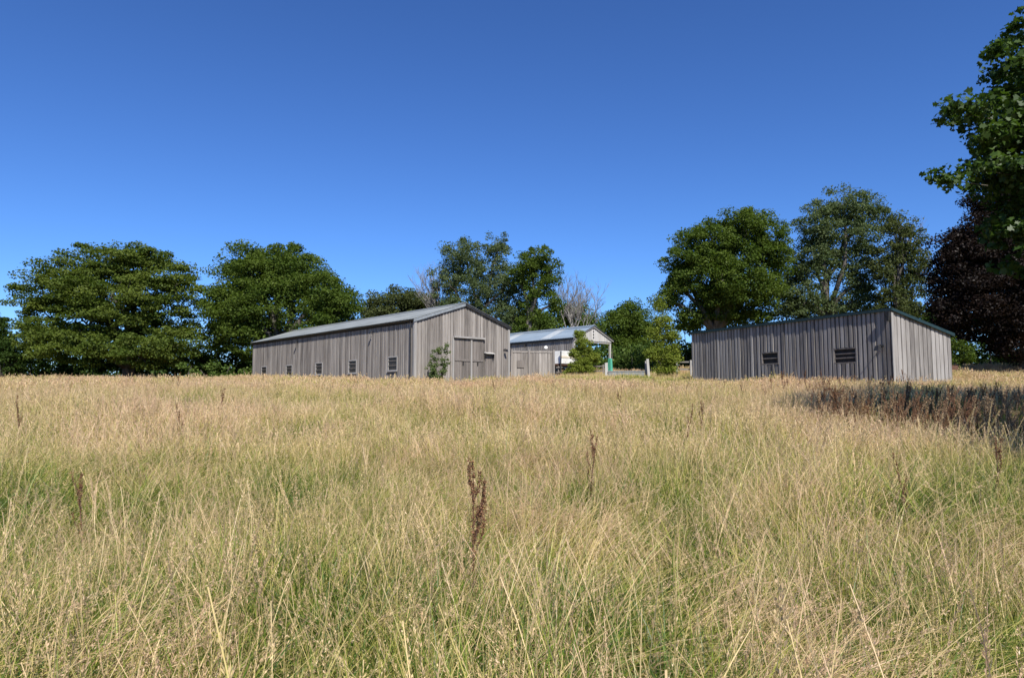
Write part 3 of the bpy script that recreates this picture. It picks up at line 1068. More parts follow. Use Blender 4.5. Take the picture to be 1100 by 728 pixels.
def window_part(parent, u, z0, z1, w, y, seed, rails=1, open_dark=True):
    """timber window proud of the boards: frame > pane, glazing bar, sill"""
    rr = random.Random(seed)
    t = .06
    f = MB()
    t = .05
    f.box(u - .02, u + t, y - .042, y + .01, z0, z1)
    f.box(u + w - t, u + w + .02, y - .042, y + .01, z0, z1)
    f.box(u + t, u + w - t, y - .042, y + .01, z1 - t, z1 + .02)
    f.box(u + t, u + w - t, y - .042, y + .01, z0 - .01, z0 + t)
    fr = f.build('window', M['trim_wood'], parent)
    p = MB().box(u + t, u + w - t, y + .004, y + .012, z0 + t, z1 - t)
    p.build('pane', M['glass'], fr)
    b = MB()
    for k in range(rails):
        zz = z0 + (z1 - z0) * (k + 1) / (rails + 1) + .03
        b.box(u + t, u + w - t, y - .028, y + .002, zz - .022, zz + .022)
    b.build('glazing_bar', M['door_wood'], fr)
    s = MB().box(u - .05, u + w + .05, y - .085, y - .044, z0 - .055, z0 + .004)
    s.build('sill', M['trim_wood'], fr)
    return fr


def corrugated(x0, x1, eave, ridge, wave=.146, amp=.018, th=.012, seg=6):
    """sheet from eave line (y, z) to ridge line (y, z) running along x"""
    n = int((x1 - x0) / wave * seg)
    X = np.linspace(x0, x1, n + 1)
    W = amp * np.sin(X / wave * 2 * np.pi)
    rows = []
    m = 3
    for k in range(m + 1):
        t = k / m
        y = eave[0] + (ridge[0] - eave[0]) * t
        z = eave[1] + (ridge[1] - eave[1]) * t
        rows.append(np.stack([X, np.full(n + 1, y), z + W], -1))
    top = np.stack(rows)
    bot = top.copy()
    bot[..., 2] -= th
    V = np.concatenate([top.reshape(-1, 3), bot.reshape(-1, 3)])
    o = (m + 1) * (n + 1)
    Fs = []
    i = (np.arange(m)[:, None] * (n + 1) + np.arange(n)[None]).ravel()
    Fs.append(np.stack([i, i + 1, i + n + 2, i + n + 1], -1))
    Fs.append(np.stack([i + o, i + n + 1 + o, i + n + 2 + o, i + 1 + o], -1))
    j = np.arange(n)
    Fs.append(np.stack([j, j + o, j + 1 + o, j + 1], -1))
    e = m * (n + 1)
    Fs.append(np.stack([e + j, e + j + 1, e + j + 1 + o, e + j + o], -1))
    r = np.arange(m) * (n + 1)
    Fs.append(np.stack([r, r + n + 1, r + n + 1 + o, r + o], -1))
    r = r + n
    Fs.append(np.stack([r, r + o, r + n + 1 + o, r + n + 1], -1))
    return V, np.concatenate(Fs)


def wall_lamp(parent, u, z, y, tilt=.35, s=1.0, name='wall_lamp'):
    lamp = MB()
    lamp.box(u - .05 * s, u + .05 * s, y - .03, y, z - .05 * s, z + .05 * s)
    o = lamp.build(name, M['black_metal'], parent)
    arm = MB().tube([(u, y - .03, z), (u, y - .18 * s, z + .06 * s), (u, y - .30 * s, z - .02 * s)], [.018 * s] * 3, 7)
    arm.build('bracket', M['black_metal'], o)
    hd = MB()
    hd.hexa([(u - .11 * s, y - .42 * s, z - .20 * s), (u + .11 * s, y - .42 * s, z - .20 * s), (u + .11 * s, y - .20 * s, z - .14 * s), (u - .11 * s, y - .20 * s, z - .14 * s)],
            [(u - .07 * s, y - .36 * s, z + .0 * s), (u + .07 * s, y - .36 * s, z + .0 * s), (u + .07 * s, y - .24 * s, z + .02 * s), (u - .07 * s, y - .24 * s, z + .02 * s)])
    hd.build('lamp_head', M['black_metal'], o)
    return o


def sub_empty(parent, loc, rz):
    raise NotImplementedError


def place_local(o, mat):
    """bake a transform into a freshly built part (and its sub-parts' offsets)"""
    me = o.data
    me.transform(mat)
    me.update()
    for c in o.children:
        place_local(c, mat)


def xf(origin, along):
    """matrix: local +x along `along`, local -y outwards (to the right of along)"""
    a = Vector(along).normalized()
    n = Vector((-a.y, a.x, 0))
    m = Matrix(((a.x, n.x, 0, origin[0]), (a.y, n.y, 0, origin[1]), (0, 0, 1, origin[2]), (0, 0, 0, 1)))
    return m


# ---- the big barn: local frame at its near corner; X = gable direction DG, Y = long wall direction DL
def big_barn():
    gzb = gz(BARN_C.x, BARN_C.y)
    rz = math.atan2(DG.y, DG.x)
    b = thing('barn', 'long weathered grey timber barn with double doors in its gable, left of centre', 'barn', (BARN_C.x, BARN_C.y, gzb), rz)
    W, L = BARN_W, BARN_L
    eave = at(445, 342.5, 39).z - gzb
    apex = eave + 1.12
    pitch = (apex - eave) / (W / 2)
    ztop = lambda u: eave - .02 + pitch * (W / 2 - abs(u - W / 2))
    zb = -.5
    # walls.  gable (front): along +x, outward -y.
    gw = board_wall(W, ztop, zb, 1, .20, .135, .020)
    gw.build('wall', M['barn_wood'], b)
    bg = board_wall(W, ztop, zb, 2, .24)
    place_local(bg.build('wall', M['barn_wood'], b), xf((W, L, 0), (-1, 0, 0)))
    wins = []
    for px, ptop, pbot in ((284, 393.5, 405), (311, 392, 404), (343, 389.5, 402.3), (379, 386.8, 400.8), (422, 383, 398.2)):
        a = (px - 550) / F
        t = (BARN_C.x - a * BARN_C.y) / (a * DL.y - DL.x)       # distance along the wall from the corner
        Y = BARN_C.y + DL.y * t
        wins.append((L - t - .5, L - t + .5, at(px, pbot, Y).z - gzb, at(px, ptop, Y).z - gzb))
    lw = board_wall(L, lambda u: eave - .02, zb, 3, .20, .135, .022, holes=wins)
    place_local(lw.build('wall', M['barn_wood'], b), xf((0, L, 0), (0, -1, 0)))
    rw = board_wall(L, lambda u: eave - .02, zb, 4, .24)
    place_local(rw.build('wall', M['barn_wood'], b), xf((W, 0, 0), (0, 1, 0)))
    # dark lining inside, so that gaps read dark
    ins = MB().box(.03, W - .03, .03, L - .03, zb + .05, eave - .06)
    ins.build('lining', M['dark'], b)
    # corner boards
    cb = MB()
    cb.box(-.055, .075, -.085, -.045, zb, eave - .05)
    cb.box(-.085, -.056, -.085, .075, zb, eave - .05)
    cb.build('corner_board', M['trim_wood'], b)
    cb = MB()
    cb.box(W - .075, W + .055, -.085, -.045, zb, eave - .05)
    cb.build('corner_board', M['trim_wood'], b)
    # roof, two corrugated slopes running along y
    for s in (-1, 1):
        e0 = -.16 if s < 0 else W + .16
        ze = eave - .16 * pitch + .06
        V, Fc = corrugated(-.14, L + .14, (0, 0), (1, 1))
        # rebuild in barn axes: sheet length along local y, slope along local x
        t = V[:, 1].copy()
        off = V[:, 2] - t
        X = e0 + (W / 2 - e0) * t
        Z = ze + (apex + .06 - ze) * t + off
        V2 = np.stack([X, V[:, 0], Z], -1)
        link_obj('roof', fast_mesh('roof', V2, Fc, M['sheet'], smooth=False), b)
    rd = MB()
    for y0 in np.arange(-.16, L + .1, 1.9):
        y1 = min(y0 + 1.895, L + .16)
        for s in (-1, 1):
            rd.hexa([(W / 2, y0, apex + .085), (W / 2 + s * .26, y0, apex + .085 - .26 * pitch), (W / 2 + s * .26, y1, apex + .085 - .26 * pitch), (W / 2, y1, apex + .085)],
                    [(W / 2, y0, apex + .115), (W / 2 + s * .26, y0, apex + .10 - .26 * pitch), (W / 2 + s * .26, y1, apex + .10 - .26 * pitch), (W / 2, y1, apex + .115)])
    rd.build('ridge_cap', M['sheet'], b)
    # barge boards on the gable verge
    for s in (-1, 1):
        x0 = -.15 if s < 0 else W + .15
        bb = MB().hexa([(x0, -.13, eave - .15 * pitch - .13), (W / 2, -.13, apex - .13), (W / 2, -.10, apex - .13), (x0, -.10, eave - .15 * pitch - .13)],
                       [(x0, -.13, eave - .15 * pitch + .035), (W / 2, -.13, apex + .035), (W / 2, -.10, apex + .035), (x0, -.10, eave - .15 * pitch + .035)])
        bb.build('barge_board', M['black_metal' if s > 0 else 'zinc'], b)
    # fascia and gutter along the long wall
    MB().box(-.055, -.03, .0, L, eave - .20, eave - .015).build('fascia', M['dark'], b)
    gp = [(-.12 + .065 * math.cos(a), eave - .06 + .065 * math.sin(a)) for a in np.linspace(math.pi, 2 * math.pi, 7)]
    gm = MB()
    inner = [(-.12 + .055 * math.cos(a), eave - .055 + .055 * math.sin(a)) for a in np.linspace(math.pi, 2 * math.pi, 7)]
    for k in range(6):
        gm.hexa([(gp[k][0], -.12, gp[k][1]), (gp[k + 1][0], -.12, gp[k + 1][1]), (inner[k + 1][0], -.12, inner[k + 1][1]), (inner[k][0], -.12, inner[k][1])],
                [(gp[k][0], L + .1, gp[k][1]), (gp[k + 1][0], L + .1, gp[k + 1][1]), (inner[k + 1][0], L + .1, inner[k + 1][1]), (inner[k][0], L + .1, inner[k][1])])
    gm.build('gutter', M['black_metal'], b)
    MB().tube([(-.12, .25, eave - .12), (-.12, .25, zb)], [.038, .038], 10).build('downpipe', M['black_metal'], b)
    # windows along the long wall (u runs from the far end to the corner)
    Tl = xf((0, L, 0), (0, -1, 0))
    for k, (ua, ub, za, zb_) in enumerate(wins):
        place_local(window_part(b, ua, za, zb_, ub - ua, -.005, k, 2), Tl)
    for px in (319.5, 401):
        a = (px - 550) / F
        t = (BARN_C.x - a * BARN_C.y) / (a * DL.y - DL.x)
        l = wall_lamp(b, L - t, eave - .42, -.035, s=.62)
        place_local(l, Tl)
    # doors in the gable.  u from pixel column
    def ug(px):
        a = (px - 550) / F
        return (a * BARN_C.y - BARN_C.x) / (DG.x - a * DG.y)
    u0, u1, u2 = ug(487.5), ug(505), ug(518.5)
    Yd = BARN_C.y + DG.y * u1
    zt = at(503, 364.5, Yd).z - gzb
    for (a, c, sd) in ((u0, u1, 21), (u1 + .02, u2, 22)):
        d = board_wall(c - a, lambda u: zt, zb, sd, .17, .155, .010, x0=a)
        o = d.build('door', M['door_wood'], b)
        place_local(o, Matrix.Translation((0, -.055, 0)))
        MB().box((a + c) / 2 - .03, (a + c) / 2 + .03, -.125, -.095, zt * .52 - .1, zt * .52 + .1).build('handle', M['black_metal'], o)
        r = MB()
        r.box(a + .02, c - .02, -.108, -.086, zt * .50 + .18, zt * .50 + .30)
        r.build('ledge', M['door_wood'], o)
    MB().box(u1 - .055, u1 + .065, -.13, -.1, zb, zt - .02).build('door_stile', M['trim_wood'], b)
    MB().box(u0 - .16, u0 - .03, -.085, -.045, zb, zt + .1).build('door_jamb', M['trim_wood'], b)
    MB().box(u0 - .1, ug(519.5), -.20, -.045, zt + .03, zt + .13).build('door_track', M['trim_wood'], b)
    # small side door with a hood
    v0, v1 = ug(519.6), ug(528.3)
    zs = at(523, 381, BARN_C.y + DG.y * v0).z - gzb
    d = board_wall(v1 - v0, lambda u: zs, zb, 23, .16, .14, .008, x0=v0)
    o = d.build('small_door', M['door_wood'], b)
    place_local(o, Matrix.Translation((0, -.045, 0)))
    h = MB()
    h.hexa([(v0 - .02, -.30, zs + .05), (v1 + .02, -.30, zs + .05), (v1 + .02, -.045, zs + .10), (v0 - .02, -.045, zs + .10)],
           [(v0 - .02, -.30, zs + .08), (v1 + .02, -.30, zs + .08), (v1 + .02, -.045, zs + .16), (v0 - .02, -.045, zs + .16)])
    ho = h.build('door_hood', M['post_wood'], b)
    MB().box(v0 - .015, v0 + .02, -.22, -.09, zs - .2, zs + .06).build('bracket', M['black_metal'], ho)
    MB().box(v1 - .02, v1 + .015, -.22, -.09, zs - .2, zs + .06).build('bracket', M['black_metal'], ho)
    wall_lamp(b, ug(541), at(541, 375.5, BARN_C.y + DG.y * ug(541)).z - gzb, -.04, s=.75)


big_barn()


# ---- the long mono-pitch shed on the right
def long_shed():
    gzb = gz(SHED_C.x, SHED_C.y)
    rz = math.atan2(EG.y, EG.x)
    b = thing('shed', 'long silver grey timber shed with dark green roof edge on the right', 'shed', (SHED_C.x, SHED_C.y, gzb), rz)
    W, L = SHED_W, SHED_L
    hi = at(958, 333, 32).z - gzb
    lo = at(1021, 360, 32 + EG.y * W).z - gzb
    zb = -.7
    slope = (hi - lo) / W
    top = lambda u: hi - slope * u
    board_wall(W, top, zb, 31, .30, .235, .022).build('wall', M['shed_wood'], b)
    place_local(board_wall(W, lambda u: top(W - u), zb, 32, .30).build('wall', M['shed_wood'], b), xf((W, L, 0), (-1, 0, 0)))
    def tl(px):
        a = (px - 550) / F
        return (SHED_C.x - a * SHED_C.y) / (a * EL.y - EL.x)
    wins = []
    for pa, pb, pt, pbm in ((819.5, 837.5, 378.0, 391.5), (897, 921.5, 373.5, 390.5)):
        ta, tb = tl(pa), tl(pb)
        Ym = SHED_C.y + EL.y * (ta + tb) / 2
        pm = (pa + pb) / 2
        wins.append((L - ta, L - tb, at(pm, pbm, Ym).z - gzb, at(pm, pt, Ym).z - gzb))
    place_local(board_wall(L, lambda u: hi, zb, 33, .24, .15, .060, holes=wins).build('wall', M['shed_wood'], b), xf((0, L, 0), (0, -1, 0)))
    place_local(board_wall(L, lambda u: lo, zb, 34, .30).build('wall', M['shed_wood'], b), xf((W, 0, 0), (0, 1, 0)))
    MB().hexa([(.03, .03, zb), (W - .03, .03, zb), (W - .03, L - .03, zb), (.03, L - .03, zb)],
              [(.03, .03, hi - .08), (W - .03, .03, lo - .08), (W - .03, L - .03, lo - .08), (.03, L - .03, hi - .08)]).build('lining', M['dark'], b)
    # roof sheet
    V, Fc = corrugated(-.12, L + .12, (0, 0), (1, 1), .2, .02)
    t = V[:, 1].copy()
    off = V[:, 2] - t
    X = -.14 + (W + .28) * t
    Z = hi + .07 + .14 * slope - slope * (W + .28) * t + off
    link_obj('roof', fast_mesh('roof', np.stack([X, V[:, 0], Z], -1), Fc, M['green_trim']), b)
    MB().box(-.15, -.10, -.13, L + .12, hi - .045, hi + .075).build('fascia', M['green_trim'], b)
    for y0, y1 in ((-.15, -.11), (L + .11, L + .15)):
        MB().hexa([(-.099, y0, hi - .035), (W + .14, y0, lo - .065), (W + .14, y1, lo - .065), (-.099, y1, hi - .035)],
                  [(-.099, y0, hi + .095), (W + .14, y0, lo + .085), (W + .14, y1, lo + .085), (-.099, y1, hi + .095)]).build('barge_board', M['green_trim'], b)
    MB().box(-.09, .05, -.085, -.05, zb, hi - .1).build('corner_board', M['trim_wood'], b)
    # hopper and short spout at the top of the corner
    h = MB()
    h.hexa([(-.22, -.02, hi - .50), (-.12, -.02, hi - .50), (-.12, .08, hi - .50), (-.22, .08, hi - .50)],
           [(-.26, -.08, hi - .06), (-.085, -.08, hi - .06), (-.085, .14, hi - .06), (-.26, .14, hi - .06)])
    h.build('rain_hopper', M['black_metal'], b)
    Tl = xf((0, L, 0), (0, -1, 0))

    for k, (ua, ub, z0, z1) in enumerate(wins):
        t = .07
        f = MB()
        f.box(ua, ub, -.07, .012, z1 - t, z1 - .002)
        f.box(ua, ub, -.07, .012, z0 + .002, z0 + t)
        f.box(ua + .002, ua + .05, -.065, .012, z0 + t, z1 - t)
        f.box(ub - .05, ub - .002, -.065, .012, z0 + t, z1 - t)
        fr = f.build('window', M['door_wood'], b)
        MB().box(ua + .05, ub - .05, .006, .014, z0 + t, z1 - t).build('pane', M['dark'], fr)
        bar = MB()
        for q in range(1 + k):
            zz = z0 + t + (z1 - z0 - 2 * t) * (q + 1) / (2 + k)
            bar.box(ua + .051, ub - .051, -.04, .004, zz - .03, zz + .03)
        bar.build('slat', M['door_wood'], fr)
        place_local(fr, Tl)
    l = wall_lamp(b, L - tl(950.5), at(951, 371, 32).z - gzb, -.085, s=1.15)
    place_local(l, Tl)


long_shed()


# ---- the open ended building with the blue roof
def open_building():
    gzb = gz(MID_C.x, MID_C.y) - .1
    rz = math.atan2(DG.y, DG.x)
    b = thing('open_barn', 'open ended timber building with pale blue corrugated roof, behind the big barn', 'barn', (MID_C.x, MID_C.y, gzb), rz)
    W, L = MID_W, MID_L
    eave = at(617, 362, 60).z - gzb
    apex = at(636.5, 350.5, 61.6).z - gzb
    pitch = (apex - eave) / (W / 2)
    zt = lambda u: eave - .02 + pitch * (W / 2 - abs(u - W / 2))
    zc = at(640, 366.5, 61.8).z - gzb     # underside of the gable boarding
    board_wall(W, zt, zc, 41, .24, .17, .02).build('gable_boarding', M['pale_boards'], b)
    place_local(board_wall(W, zt, -.4, 42, .24).build('wall', M['shed_wood'], b), xf((W, L, 0), (-1, 0, 0)))
    zs = eave - 1.15                       # underside of the upper side boarding
    place_local(board_wall(L, lambda u: eave - .02, zs, 43, .24, .16, .025).build('wall', M['shed_wood'], b), xf((0, L, 0), (0, -1, 0)))
    y0 = 3.6                                # lower wall only over the far part
    place_local(board_wall(L - y0, lambda u: zs - .01, -.4, 44, .24, .17, .02).build('wall', M['barn_wood'], b), xf((0, L, 0), (0, -1, 0)))
    place_local(board_wall(L * .55, lambda u: eave - .02, -.4, 45, .24).build('wall', M['shed_wood'], b), xf((W, L * .45, 0), (0, 1, 0)))
    # cross wall closing the back half
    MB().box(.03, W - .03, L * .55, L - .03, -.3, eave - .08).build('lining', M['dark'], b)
    for (x, y) in ((.08, .02), (W - .08, .02), (.08, 3.5), (W - .08, L * .45), (.08, 7)):
        p = MB().box(x - .075, x + .075, y + .02, y + .17, -.4, eave - .1)
        o = p.build('post', M['post_wood'], b)
        if x > W / 2 and y < 1:
            g = MB()
            g.hexa([(x - .17, y - .10, -.2), (x + .20, y - .10, -.2), (x + .20, y + .26, -.2), (x - .17, y + .26, -.2)],
                   [(x - .10, y - .06, 1.75), (x + .10, y - .06, 1.75), (x + .10, y + .24, 1.75), (x - .10, y + .24, 1.75)])
            g.build('green_wrap', M['green_paint'], o)
    bm = MB()
    bm.box(.0, W, .03, .15, zc - .16, zc - .012)
    bm.build('tie_beam', M['trim_wood'], b)
    for s in (-1, 1):
        e0 = -.2 if s < 0 else W + .2
        ze = eave - .2 * pitch + .06
        V, Fc = corrugated(-.2, L + .14, (0, 0), (1, 1), .2, .022)
        t = V[:, 1].copy()
        off = V[:, 2] - t
        V2 = np.stack([e0 + (W / 2 - e0) * t, V[:, 0], ze + (apex + .06 - ze) * t + off], -1)
        ro = link_obj('roof', fast_mesh('roof', V2, Fc, M['blue_sheet']), b)
        if s < 0:
            for ya, yb in ((3.0, 4.1), (8.6, 9.7)):
                V, Fc = corrugated(ya, yb, (0, 0), (1, 1), .2, .022)
                t = V[:, 1].copy()
                off = V[:, 2] - t
                X = e0 + (W / 2 - e0) * (t * .86 + .05)
                Z = ze + (apex + .06 - ze) * (t * .86 + .05) + off + .022
                link_obj('rooflight', fast_mesh('rooflight', np.stack([X, V[:, 0], Z], -1), Fc, M['rooflight']), ro)
    rd = MB()
    for s in (-1, 1):
        rd.hexa([(W / 2, -.22, apex + .09), (W / 2 + s * .24, -.22, apex + .09 - .24 * pitch), (W / 2 + s * .24, L + .15, apex + .09 - .24 * pitch), (W / 2, L + .15, apex + .09)],
                [(W / 2, -.22, apex + .13), (W / 2 + s * .24, -.22, apex + .11 - .24 * pitch), (W / 2 + s * .24, L + .15, apex + .11 - .24 * pitch), (W / 2, L + .15, apex + .13)])
    rd.build('ridge_cap', M['blue_sheet'], b)
    for s in (-1, 1):
        x0 = -.18 if s < 0 else W + .18
        MB().hexa([(x0, -.12, eave - .18 * pitch - .1), (W / 2, -.12, apex - .1), (W / 2, -.09, apex - .1), (x0, -.09, eave - .18 * pitch - .1)],
                  [(x0, -.12, eave - .18 * pitch + .03), (W / 2, -.12, apex + .03), (W / 2, -.09, apex + .03), (x0, -.09, eave - .18 * pitch + .03)]).build('barge_board', M['trim_wood'], b)
    MB().box(-.15, -.03, -.1, L, eave - .2, eave - .04).build('gutter', M['black_metal'], b)
    # square pigeon holes in the gable
    for k in range(4):
        z = zc + .25 + .26 * k
        MB().box(W / 2 - .05, W / 2 + .06, -.06, -.035, z, z + .12).build('owl_hole', M['dark'], b)
    Tl = xf((0, L, 0), (0, -1, 0))
    l = wall_lamp(b, L - 6.0, eave - .35, -.03, s=.9)
    place_local(l, Tl)
    # white dish on the side boarding
    d = MB()
    prof = [(q * .68, h * .68) for q, h in [(.01, .0), (.08, .010), (.15, .04), (.20, .075), (.205, .08), (.20, .088), (.145, .055), (.08, .025), (.012, .014)]]
    d.lathe([(r, -h) for r, h in prof], (0, 0, 0), 20, 'y')
    do = d.build('dish', M['white_paint'], b, True)
    MB().tube([(0, -.02, 0), (0, .18, -.05), (0, .35, -.05)], [.025] * 3, 8).build('bracket', M['zinc'], do)
    place_local(do, Matrix.Translation((-.42, 3.0, eave - .75)) @ Matrix.Rotation(R(-35), 4, 'Z') @ Matrix.Rotation(R(-20), 4, 'X'))


open_building()


# ---- board fence screen between the big barn and the open building
def board_fence():
    Z = 52
    p0 = at(548.5, 400, 50)
    p1 = at(595, 400, 50.5)
    g0 = gz(p0.x, 50)
    d = Vector((p1.x - p0.x, p1.y - p0.y, 0))
    L = d.length
    b = thing('board_fence', 'tall vertical board fence joining the big barn to the blue roofed building', 'fence', (p0.x, p0.y, g0), math.atan2(d.y, d.x))
    top = at(570, 376.5, 50.2).z - g0
    board_wall(L, lambda u: top, -.4, 51, .22, .17, .016).build('boards', M['barn_wood'], b)
    for x in (.06, L * .42, L - .02):
        MB().box(x - .06, x + .06, -.16, -.05, -.4, top + .06).build('post', M['barn_wood'], b)
    MB().box(0, L, -.049, -.034, top - .16, top - .06).build('rail', M['barn_wood'], b)
    MB().box(.45, .95, -.075, -.05, top * .48, top * .70).build('hatch', M['door_wood'], b)


board_fence()


# ---- white trailer standing in the open side
def trailer():
    c = at(613, 395, 58.6)
    g0 = gz(c.x, c.y)
    t = thing('trailer', 'boxy white and cream trailer parked in the open side behind the bush', 'trailer', (c.x, c.y, g0), math.atan2(DG.y, DG.x) + .06)
    z0 = at(613, 391, 58.6).z - g0
    z1 = at(613, 377.5, 58.6).z - g0
    x0, x1 = -1.5, 1.6
    w = MB()
    w.hexa([(x0, -.3, z0), (x1, -.3, z0), (x1, 1.3, z0), (x0, 1.3, z0)], [(x0 + .12, -.3, z1), (x1 - .2, -.3, z1), (x1 - .2, 1.3, z1), (x0 + .12, 1.3, z1)])
    w.build('body', M['white_paint'], t)
    MB().box(x0 + .02, x1 - .05, -.325, -.302, z1 * .5 + z0 * .5 - .06, z1 * .5 + z0 * .5 + .1).build('stripe', M['cream_paint'], t)
    MB().box(x0 + .9, x0 + 1.5, -.33, -.303, z0 + .6, z1 - .12).build('window', M['glass'], t)
    MB().box(x0, x1, -.25, 1.25, z0 - .14, z0 - .003).build('chassis', M['rust'], t)
    for x in (-.5, .45):
        wh = MB().lathe([(.02, -.09), (.26, -.09), (.31, -.05), (.31, .05), (.26, .09), (.02, .09)], (x, -.2, .28), 18, 'y')
        wo = wh.build('wheel', M['rubber'], t, True)
        MB().lathe([(.005, -.105), (.15, -.10), (.16, -.092)], (x, -.2, .28), 14, 'y').build('rim', M['zinc'], wo)
    MB().tube([(x1, .5, z0 - .08), (x1 + .9, .5, z0 - .1)], [.04, .035], 8).build('drawbar', M['rust'], t)


trailer()


# ---- dark post in front of the trailer
def post(label, px, Z, top_py, w, matk, group=None, lean=0.0, name='wooden_post', cat='post', rnd_top=False):
    x = (px - 550) / F * Z
    g0 = gz(x, Z)
    h = at(px, top_py, Z).z - g0
    m = MB()
    m.hexa([(-w / 2, -w / 2, -.4), (w / 2, -w / 2, -.4), (w / 2, w / 2, -.4), (-w / 2, w / 2, -.4)],
           [(-w / 2 + lean, -w / 2, h - .03), (w / 2 + lean, -w / 2, h), (w / 2 + lean, w / 2, h + .02), (-w / 2 + lean, w / 2, h - .01)])
    o = m.build(name, M[matk], None, False, (x, Z, g0))
    return tag(o, label, cat, group)


post('slim dark metal post standing in front of the white trailer', 602.5, 57.2, 377, .09, 'black_metal', name='metal_post')
post('pale wooden post at the left end of the grey trough', 651.2, 47.5, 389.5, .19, 'post_wood')
post('taller pale wooden post at the right end of the grey trough, leaning', 697.2, 47.5, 385.5, .16, 'post_wood', lean=-.1)
post('shorter weathered post just left of the leaning pale post', 694, 47.9, 387.5, .13, 'trim_wood')


def hardstanding():  # raised metal tank added in place of the flat grey hardstanding
    Z = 47.3
    a, c = at(653.5, 404, Z), at(692.5, 404, Z)
    g0 = gz((a.x + c.x) / 2, Z)
    L = c.x - a.x
    z1 = at(670, 398.8, Z).z - g0
    z0 = at(670, 405.0, Z).z - g0
    t = thing('grey_hardstanding', 'tank shape built for the long low grey trough between the pale posts', 'hardstanding', ((a.x + c.x) / 2, Z, g0))
    m = MB()
    h = L / 2
    wd = .42
    for (y0, y1) in ((0, .03), (wd - .03, wd)):
        m.hexa([(-h + .04, y0 + (.05 if y0 < .1 else -.05), z0), (h - .04, y0 + (.05 if y0 < .1 else -.05), z0), (h - .04, y1 + (.05 if y0 < .1 else -.05), z0), (-h + .04, y1 + (.05 if y0 < .1 else -.05), z0)],
               [(-h, y0, z1), (h, y0, z1), (h, y1, z1), (-h, y1, z1)])
    m.box(-h + .01, -h + .035, .032, wd - .032, z0, z1 - .003)
    m.box(h - .035, h - .01, .032, wd - .032, z0, z1 - .003)
    m.box(-h + .04, h - .04, .085, wd - .085, z0 + .01, z0 + .03)
    m.build('tank', M['zinc'], t)
    r = MB()
    r.box(-h - .02, h + .02, -.03, .035, z1 + .001, z1 + .035)
    r.box(-h - .02, h + .02, wd - .035, wd + .03, z1 + .001, z1 + .035)
    r.build('rim', M['zinc'], t)
    for x in (-h * .8, 0, h * .8):
        MB().box(x - .06, x + .06, .06, wd - .06, -.3, z0 - .002).build('leg', M['post_wood'], t)


hardstanding()


def rail_fence(label, px0, px1, Z0, Z1, top_py, n, matk='trim_wood', rails=2):
    a = at(px0, top_py, Z0)
    c = at(px1, top_py, Z1)
    g0 = gz(a.x, Z0)
    t = thing('rail_fence', label, 'fence', (a.x, Z0, g0))
    h = a.z - g0
    dx, dy = c.x - a.x, Z1 - Z0
    for i in range(n):
        k = i / (n - 1)
        x, y = dx * k, dy * k
        gg = gz(a.x + x, Z0 + y) - g0
        MB().box(x - .055, x + .055, y - .055, y + .055, gg - .35, gg + h + .08).build('post', M[matk], t)
    for r in range(rails):
        zz = h * (1 - .45 * r) - .05
        ge = gz(a.x + dx, Z0 + dy) - g0
        MB().bar((-.2, -.08, zz), (dx + .2, dy - .08, zz + ge), .04, .10).build('rail', M[matk], t)


rail_fence('low two rail wooden fence half hidden behind the yellow green bush', 600, 648, 57.5, 56.5, 394, 4, 'door_wood')
rail_fence('short post and rail fence between the sapling and the long shed', 727, 742, 50, 49, 388, 2)

# fallen timber by the shed's back corner
pp = at(1015, 394, 35.5)
tb = MB().box(-.9, .9, -.1, .1, -.1, .1).build('timber_beam', M['rust'], None, False, (pp.x, pp.y, pp.z))
tb.rotation_euler = (0, .02, R(26))
tag(tb, 'reddish brown timber beam lying in the grass at the back corner of the shed', 'beam')


# ------------------------------------------------------------------ dock stalks
M['dock'] = leaf_material('dry_dock_seed', (.075, .034, .018), (.34, .18, .10), .15, .01)
M['dock_pale'] = leaf_material('pale_lit_stalks', (.22, .13, .07), (.58, .43, .26), .2, .02)  # pale straw tone; in the stand it stands for sunlit stalks
M['dock_stem'] = bark_material('dry_dock_stem', (.07, .035, .02), (.17, .09, .05))
M['weed_leaf'] = leaf_material('weed_leaves', (.060, .115, .025), (.13, .19, .05))


